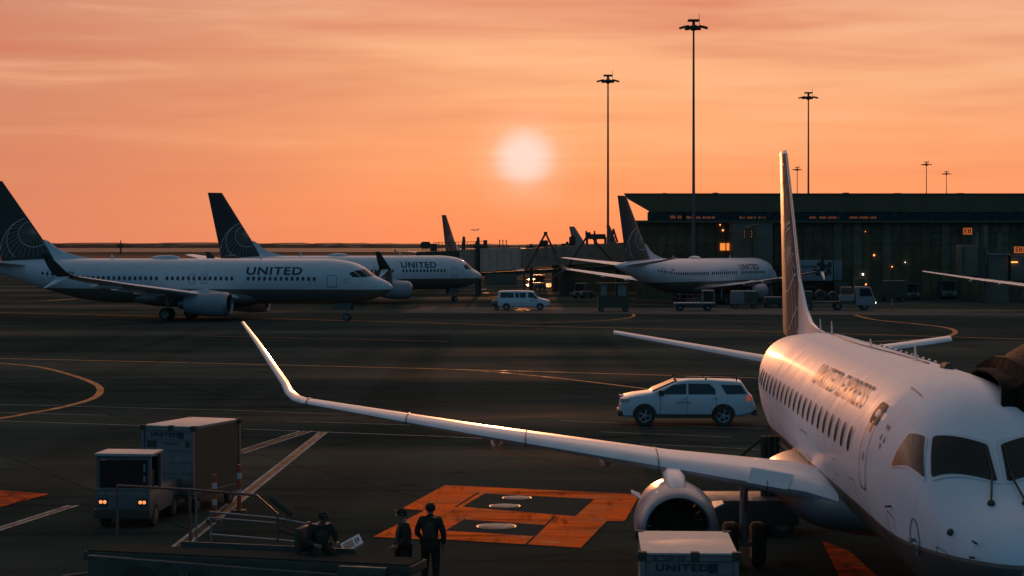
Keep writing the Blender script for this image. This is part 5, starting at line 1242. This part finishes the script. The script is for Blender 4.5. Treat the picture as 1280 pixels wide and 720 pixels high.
paint('taxiway_line', line([(-60,447),(0,448),(300,455),(640,463.5),(945,472.5),(1010,474.5)], .3), M['oline'])
paint('taxiway_line', line([(520,460.2),(600,463.5),(700,473),(815,487)], .26, smoothn=6), M['oline'])
paint('taxiway_curve_line', line([(-30,452),(0,454),(50,459),(90,469),(118,479.5),(125.5,488),(116,498),(80,508.5),(35,517),(0,523),(-40,528)], .34, smoothn=8), M['oline'])
paint('guide_line', line([(-40,504.5),(300,513.2),(428,518)], .11), M['wline'])
paint('guide_line', line([(-40,515),(133,519.3)], .11), M['wline'])
paint('guide_line', line([(-40,525),(177,532)], .12), M['wline'])
paint('guide_line', line([(303,536.3),(560,546),(640,550)], .12), M['wline'])
paint('guide_line', line([(357,526.5),(503,531),(590,534)], .1), M['wline'])
paint('guide_line', line([(700,526),(760,528.5),(953,536)], .11), M['wline'])
paint('guide_line', line([(752,540),(915,546.7)], .1), M['wline'])
paint('guide_line', line([(801,555),(948,562)], .1), M['wline'])
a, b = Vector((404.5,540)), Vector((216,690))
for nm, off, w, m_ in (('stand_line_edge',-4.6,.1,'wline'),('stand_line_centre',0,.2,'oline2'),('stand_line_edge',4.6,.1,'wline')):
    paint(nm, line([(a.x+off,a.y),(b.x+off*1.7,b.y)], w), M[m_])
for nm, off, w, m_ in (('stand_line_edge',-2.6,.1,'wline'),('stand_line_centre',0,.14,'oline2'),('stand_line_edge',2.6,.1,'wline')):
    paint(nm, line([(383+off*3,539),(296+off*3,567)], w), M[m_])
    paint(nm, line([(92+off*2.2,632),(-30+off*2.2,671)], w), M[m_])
paint('taxiway_line', line([(-60,375.5),(0,377),(60,376),(96,373.5)], .8), M['oline'])
paint('taxiway_line', line([(-60,389),(0,391),(300,397.5),(498,402.5),(640,407),(960,414.5),(1280,424),(1340,425)], .42), M['oline'])
paint('taxiway_line', line([(640,404.5),(730,402),(775,399),(792,395.5),(789,391.5),(780,389.5)], .3, smoothn=6), M['oline'])
paint('taxiway_line', line([(250,420),(560,427)], .16), M['oline'])
paint('taxiway_curve_line', line([(1066,393),(1092,399.5),(1150,405.5),(1184,410),(1194,414.5),(1186,420),(1150,424.5),(1050,428),(960,429)], .42, smoothn=8), M['oline'])
paint('pavement_strip', [[G(530,383.5),G(1300,387),G(1300,395),G(500,391)]], mat('lighter_pavement', (.12,.115,.1), .75, spec=.2, var=.25, scale=.5))
flat(bpy.data.materials['lighter_pavement'], .1)
paint('hydrant_safety_pad', [[G(*p) for p in ((556,607),(800,618.5),(781,652),(758.6,652),(726,685.5),(657,681),(554,675),(521.5,674.5),(466.5,671.7),(530,639),(502.6,636.3))]], M['opad'])
paint('worn_red_pad', [[G(*p) for p in ((-30,611),(62,618),(40,624),(-30,642))]], M['opad2'])
paint('worn_red_pad', [[G(*p) for p in ((1027,676),(1062,690),(1098,722),(1120,745),(1060,745))]], M['opad2'])
paint('black_hydrant_bay', [[G(*p) for p in ((605.7,617.4),(743,624.3),(719,646),(578,634))]], M['blackpad'])
paint('black_hydrant_bay', [[G(*p) for p in ((580,650),(683,657),(666,670.7),(556,664))]], M['blackpad'])
paint('black_outline', line([(598.5,616),(569.5,634.5)], .07), M['blackpad'])
paint('black_outline', line([(693,646.5),(657,682)], .06), M['blackpad'])
for i, (u_, v_, r_) in enumerate(((646,623.2,.37),(631,633.5,.38),(620.5,659,.45))):
    p = G(u_, v_); o = MB().lathe([(0,r_),(.03,r_*.98),(.032,.01)], (0,0,0), (0,0,1), 32).build('hydrant_lid', M['lid'], loc=(p.x, p.y, .008))
    tag(o, ('pale round hydrant lid furthest back in the larger black bay', 'pale round hydrant lid at the front edge of the larger black bay', 'largest round hydrant lid, alone in the smaller black bay')[i], 'hydrant lid', 'hydrant lids in the orange pad')
    MB().lathe([(.0,r_*1.12),(.02,r_*1.12),(.02,r_*1.02)], (0,0,0), (0,0,1), 32).build('lid_rim', M['lidrim'], o)
M['glint_patch'] = mat('glint_asphalt', (.06,.05,.04), .3, spec=.3, var=.2, scale=4); flat(M['glint_patch'], .3); M['dim_glint'] = mat('dim_glint_asphalt', (.1,.06,.04), .34, spec=.2, var=.3, scale=3); flat(M['dim_glint'], .025)  # added glossy and brown-tinted patches imitating orange sun glints on dry apron
def glint_patch(u0, u1, v0, v1):
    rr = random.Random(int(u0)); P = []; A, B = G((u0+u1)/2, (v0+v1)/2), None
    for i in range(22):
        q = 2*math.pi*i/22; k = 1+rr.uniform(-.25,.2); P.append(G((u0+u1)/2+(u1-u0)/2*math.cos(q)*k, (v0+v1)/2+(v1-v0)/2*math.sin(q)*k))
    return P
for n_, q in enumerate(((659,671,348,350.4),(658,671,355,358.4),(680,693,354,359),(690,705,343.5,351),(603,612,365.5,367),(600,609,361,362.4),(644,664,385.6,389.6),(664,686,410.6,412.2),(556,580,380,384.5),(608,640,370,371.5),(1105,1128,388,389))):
    paint('glint_patch', [glint_patch(*q)], M['glint_patch' if n_ < 6 else 'dim_glint'])

# ------------------------------------------------------------------ sky and light
SUN_EL = math.degrees(math.atan((308-197)/FOC)); SUN_AZ = math.degrees(math.atan(15/FOC))
sd = Vector((math.sin(R(SUN_AZ))*math.cos(R(SUN_EL)), math.cos(R(SUN_AZ))*math.cos(R(SUN_EL)), math.sin(R(SUN_EL))))
w = bpy.data.worlds.new('World'); S.world = w; w.use_nodes = True; nt = w.node_tree; L = nt.links.new; bg = nt.nodes['Background']
tc = nn(nt, 'ShaderNodeTexCoord'); sx = nn(nt, 'ShaderNodeSeparateXYZ'); L(tc.outputs['Generated'], sx.inputs[0])
def ramp(src, stops, interp='LINEAR'):
    r = nn(nt, 'ShaderNodeValToRGB'); r.color_ramp.interpolation = interp
    while len(r.color_ramp.elements) < len(stops): r.color_ramp.elements.new(.5)
    for e, (p, c) in zip(r.color_ramp.elements, stops): e.position = p; e.color = (*c, 1)
    L(src, r.inputs[0]); return r.outputs[0]
def math_(op, a, b=None, clamp=False):
    n = nn(nt, 'ShaderNodeMath', operation=op); n.use_clamp = clamp
    for i, v in enumerate((a, b)):
        if v is None: continue
        if isinstance(v, (int, float)): n.inputs[i].default_value = v
        else: L(v, n.inputs[i])
    return n.outputs[0]
def mix(a, b, f, mode='MIX'):
    n = nn(nt, 'ShaderNodeMix', data_type='RGBA', blend_type=mode)
    for k, v in (('A', a), ('B', b), ('Factor', f)):
        if isinstance(v, tuple): n.inputs[k].default_value = (*v, 1)
        elif isinstance(v, (int, float)): n.inputs[k].default_value = v
        else: L(v, n.inputs[k])
    return n.outputs['Result']
el = sx.outputs[2]
def lin(r, g, b): return tuple(((c/255)/12.92 if c/255 <= .04045 else ((c/255+.055)/1.055)**2.4) for c in (r, g, b))
front_r = ramp(math_('MULTIPLY', el, 1.0), [(0,lin(255,142,92)),(.02,lin(254,147,96)),(.05,lin(248,160,112)),(.085,lin(240,170,126)),(.13,lin(228,160,128)),(.24,(1.7,.95,.68)),(.5,(1.25,.8,.65)),(.8,(1.0,.68,.56)),(1,(.8,.55,.45))])
front_l = ramp(el, [(0,lin(226,134,100)),(.03,lin(218,132,100)),(.07,lin(210,132,104)),(.1,lin(206,134,106)),(.13,lin(206,138,116)),(.24,(1.3,.75,.56)),(.5,(1.1,.72,.6)),(.8,(.95,.65,.55)),(1,(.8,.55,.45))])
azl = nn(nt, 'ShaderNodeMapRange', interpolation_type='SMOOTHSTEP'); azl.inputs[1].default_value = -.27; azl.inputs[2].default_value = .04; L(sx.outputs[0], azl.inputs[0])
front = mix(front_l, front_r, azl.outputs[0])
# cloud streaks
mp = nn(nt, 'ShaderNodeMapping'); mp.inputs['Scale'].default_value = (5, 5, 60); mp.inputs['Rotation'].default_value = (0, R(-1.5), 0); L(tc.outputs['Generated'], mp.inputs[0])
cn = nn(nt, 'ShaderNodeTexNoise'); cn.inputs['Scale'].default_value = 1.15; cn.inputs['Detail'].default_value = 5; cn.inputs['Roughness'].default_value = .5; cn.inputs['Distortion'].default_value = .3; L(mp.outputs[0], cn.inputs['Vector'])
cm = nn(nt, 'ShaderNodeMapRange'); cm.inputs[1].default_value = .32; cm.inputs[2].default_value = .7; cm.inputs[3].default_value = -.5; cm.inputs[4].default_value = 1; L(cn.outputs[0], cm.inputs[0])
fade = math_('MULTIPLY', cm.outputs[0], math_('MULTIPLY', el, 9, True))
front = mix(front, lin(206,118,98), math_('MULTIPLY', fade, .8, True))
front = mix(front, lin(252,190,150), math_('MULTIPLY', math_('MULTIPLY', fade, -1.0), .8, True))
# sun disc and bloom of the haze
dt = nn(nt, 'ShaderNodeVectorMath', operation='DOT_PRODUCT'); nv = nn(nt, 'ShaderNodeVectorMath', operation='NORMALIZE'); L(tc.outputs['Generated'], nv.inputs[0]); L(nv.outputs[0], dt.inputs[0]); dt.inputs[1].default_value = sd
ang = math_('DEGREES', math_('ARCCOSINE', math_('MINIMUM', dt.outputs['Value'], 1.0))) if False else math_('MULTIPLY', math_('ARCCOSINE', math_('MINIMUM', dt.outputs['Value'], .9999999)), 57.2958)
angn = math_('ADD', ang, math_('MULTIPLY', math_('SUBTRACT', cn.outputs[0], .5), .9))
g1 = math_('POWER', math_('SUBTRACT', 1, math_('MULTIPLY', angn, .5, True), True), 1.7)
front = mix(front, lin(255,190,160), math_('MULTIPLY', g1, 1.0, True))
core = nn(nt, 'ShaderNodeMapRange', interpolation_type='SMOOTHSTEP'); core.inputs[1].default_value = 1.12; core.inputs[2].default_value = .22; L(angn, core.inputs[0])
front = mix(front, lin(241,211,200), core.outputs[0])
# the unlit side of the sky
back = ramp(el, [(0,(.034,.135,.235)),(.15,(.042,.152,.275)),(.5,(.042,.108,.175)),(.8,(.07,.12,.16)),(1,(.1,.13,.15))])
fb = nn(nt, 'ShaderNodeMapRange', interpolation_type='SMOOTHSTEP'); fb.inputs[1].default_value = .12; fb.inputs[2].default_value = .93; L(sx.outputs[1], fb.inputs[0])
col = mix(back, front, fb.outputs[0])
sky = nn(nt, 'ShaderNodeTexSky'); sky.sky_type = 'NISHITA'; sky.sun_disc = False; sky.sun_elevation = R(SUN_EL); sky.sun_rotation = R(SUN_AZ); sky.altitude = 0; sky.dust_density = 3
sk = nn(nt, 'ShaderNodeVectorMath', operation='SCALE'); sk.inputs['Scale'].default_value = .004; L(sky.outputs[0], sk.inputs[0])
add = nn(nt, 'ShaderNodeVectorMath', operation='ADD'); L(col, add.inputs[0]); L(sk.outputs[0], add.inputs[1])
L(add.outputs[0], bg.inputs[0]); bg.inputs[1].default_value = 1.0
sl = bpy.data.lights.new('sun', 'SUN'); sl.energy = 1.1; sl.angle = R(.6); sl.color = (1, .36, .13)
so = bpy.data.objects.new('sun', sl); C.objects.link(so); so.rotation_euler = (-sd).to_track_quat('-Z', 'Y').to_euler(); so.location = (0, 50, 60)

# ------------------------------------------------------------------ camera
cd = bpy.data.cameras.new('camera'); cam = bpy.data.objects.new('camera', cd); C.objects.link(cam)
cam.location = (0, 0, CH); cam.rotation_euler = (R(90), 0, 0); cd.sensor_width = 36; cd.lens = 36*FOC/1280; cd.shift_y = -(360-HZ)/1280
cd.clip_start = .5; cd.clip_end = 30000; S.camera = cam
S.view_settings.view_transform = 'Standard'; S.view_settings.look = 'None'; S.view_settings.exposure = 0; S.view_settings.gamma = 1
S.render.resolution_x = 1024; S.render.resolution_y = 576
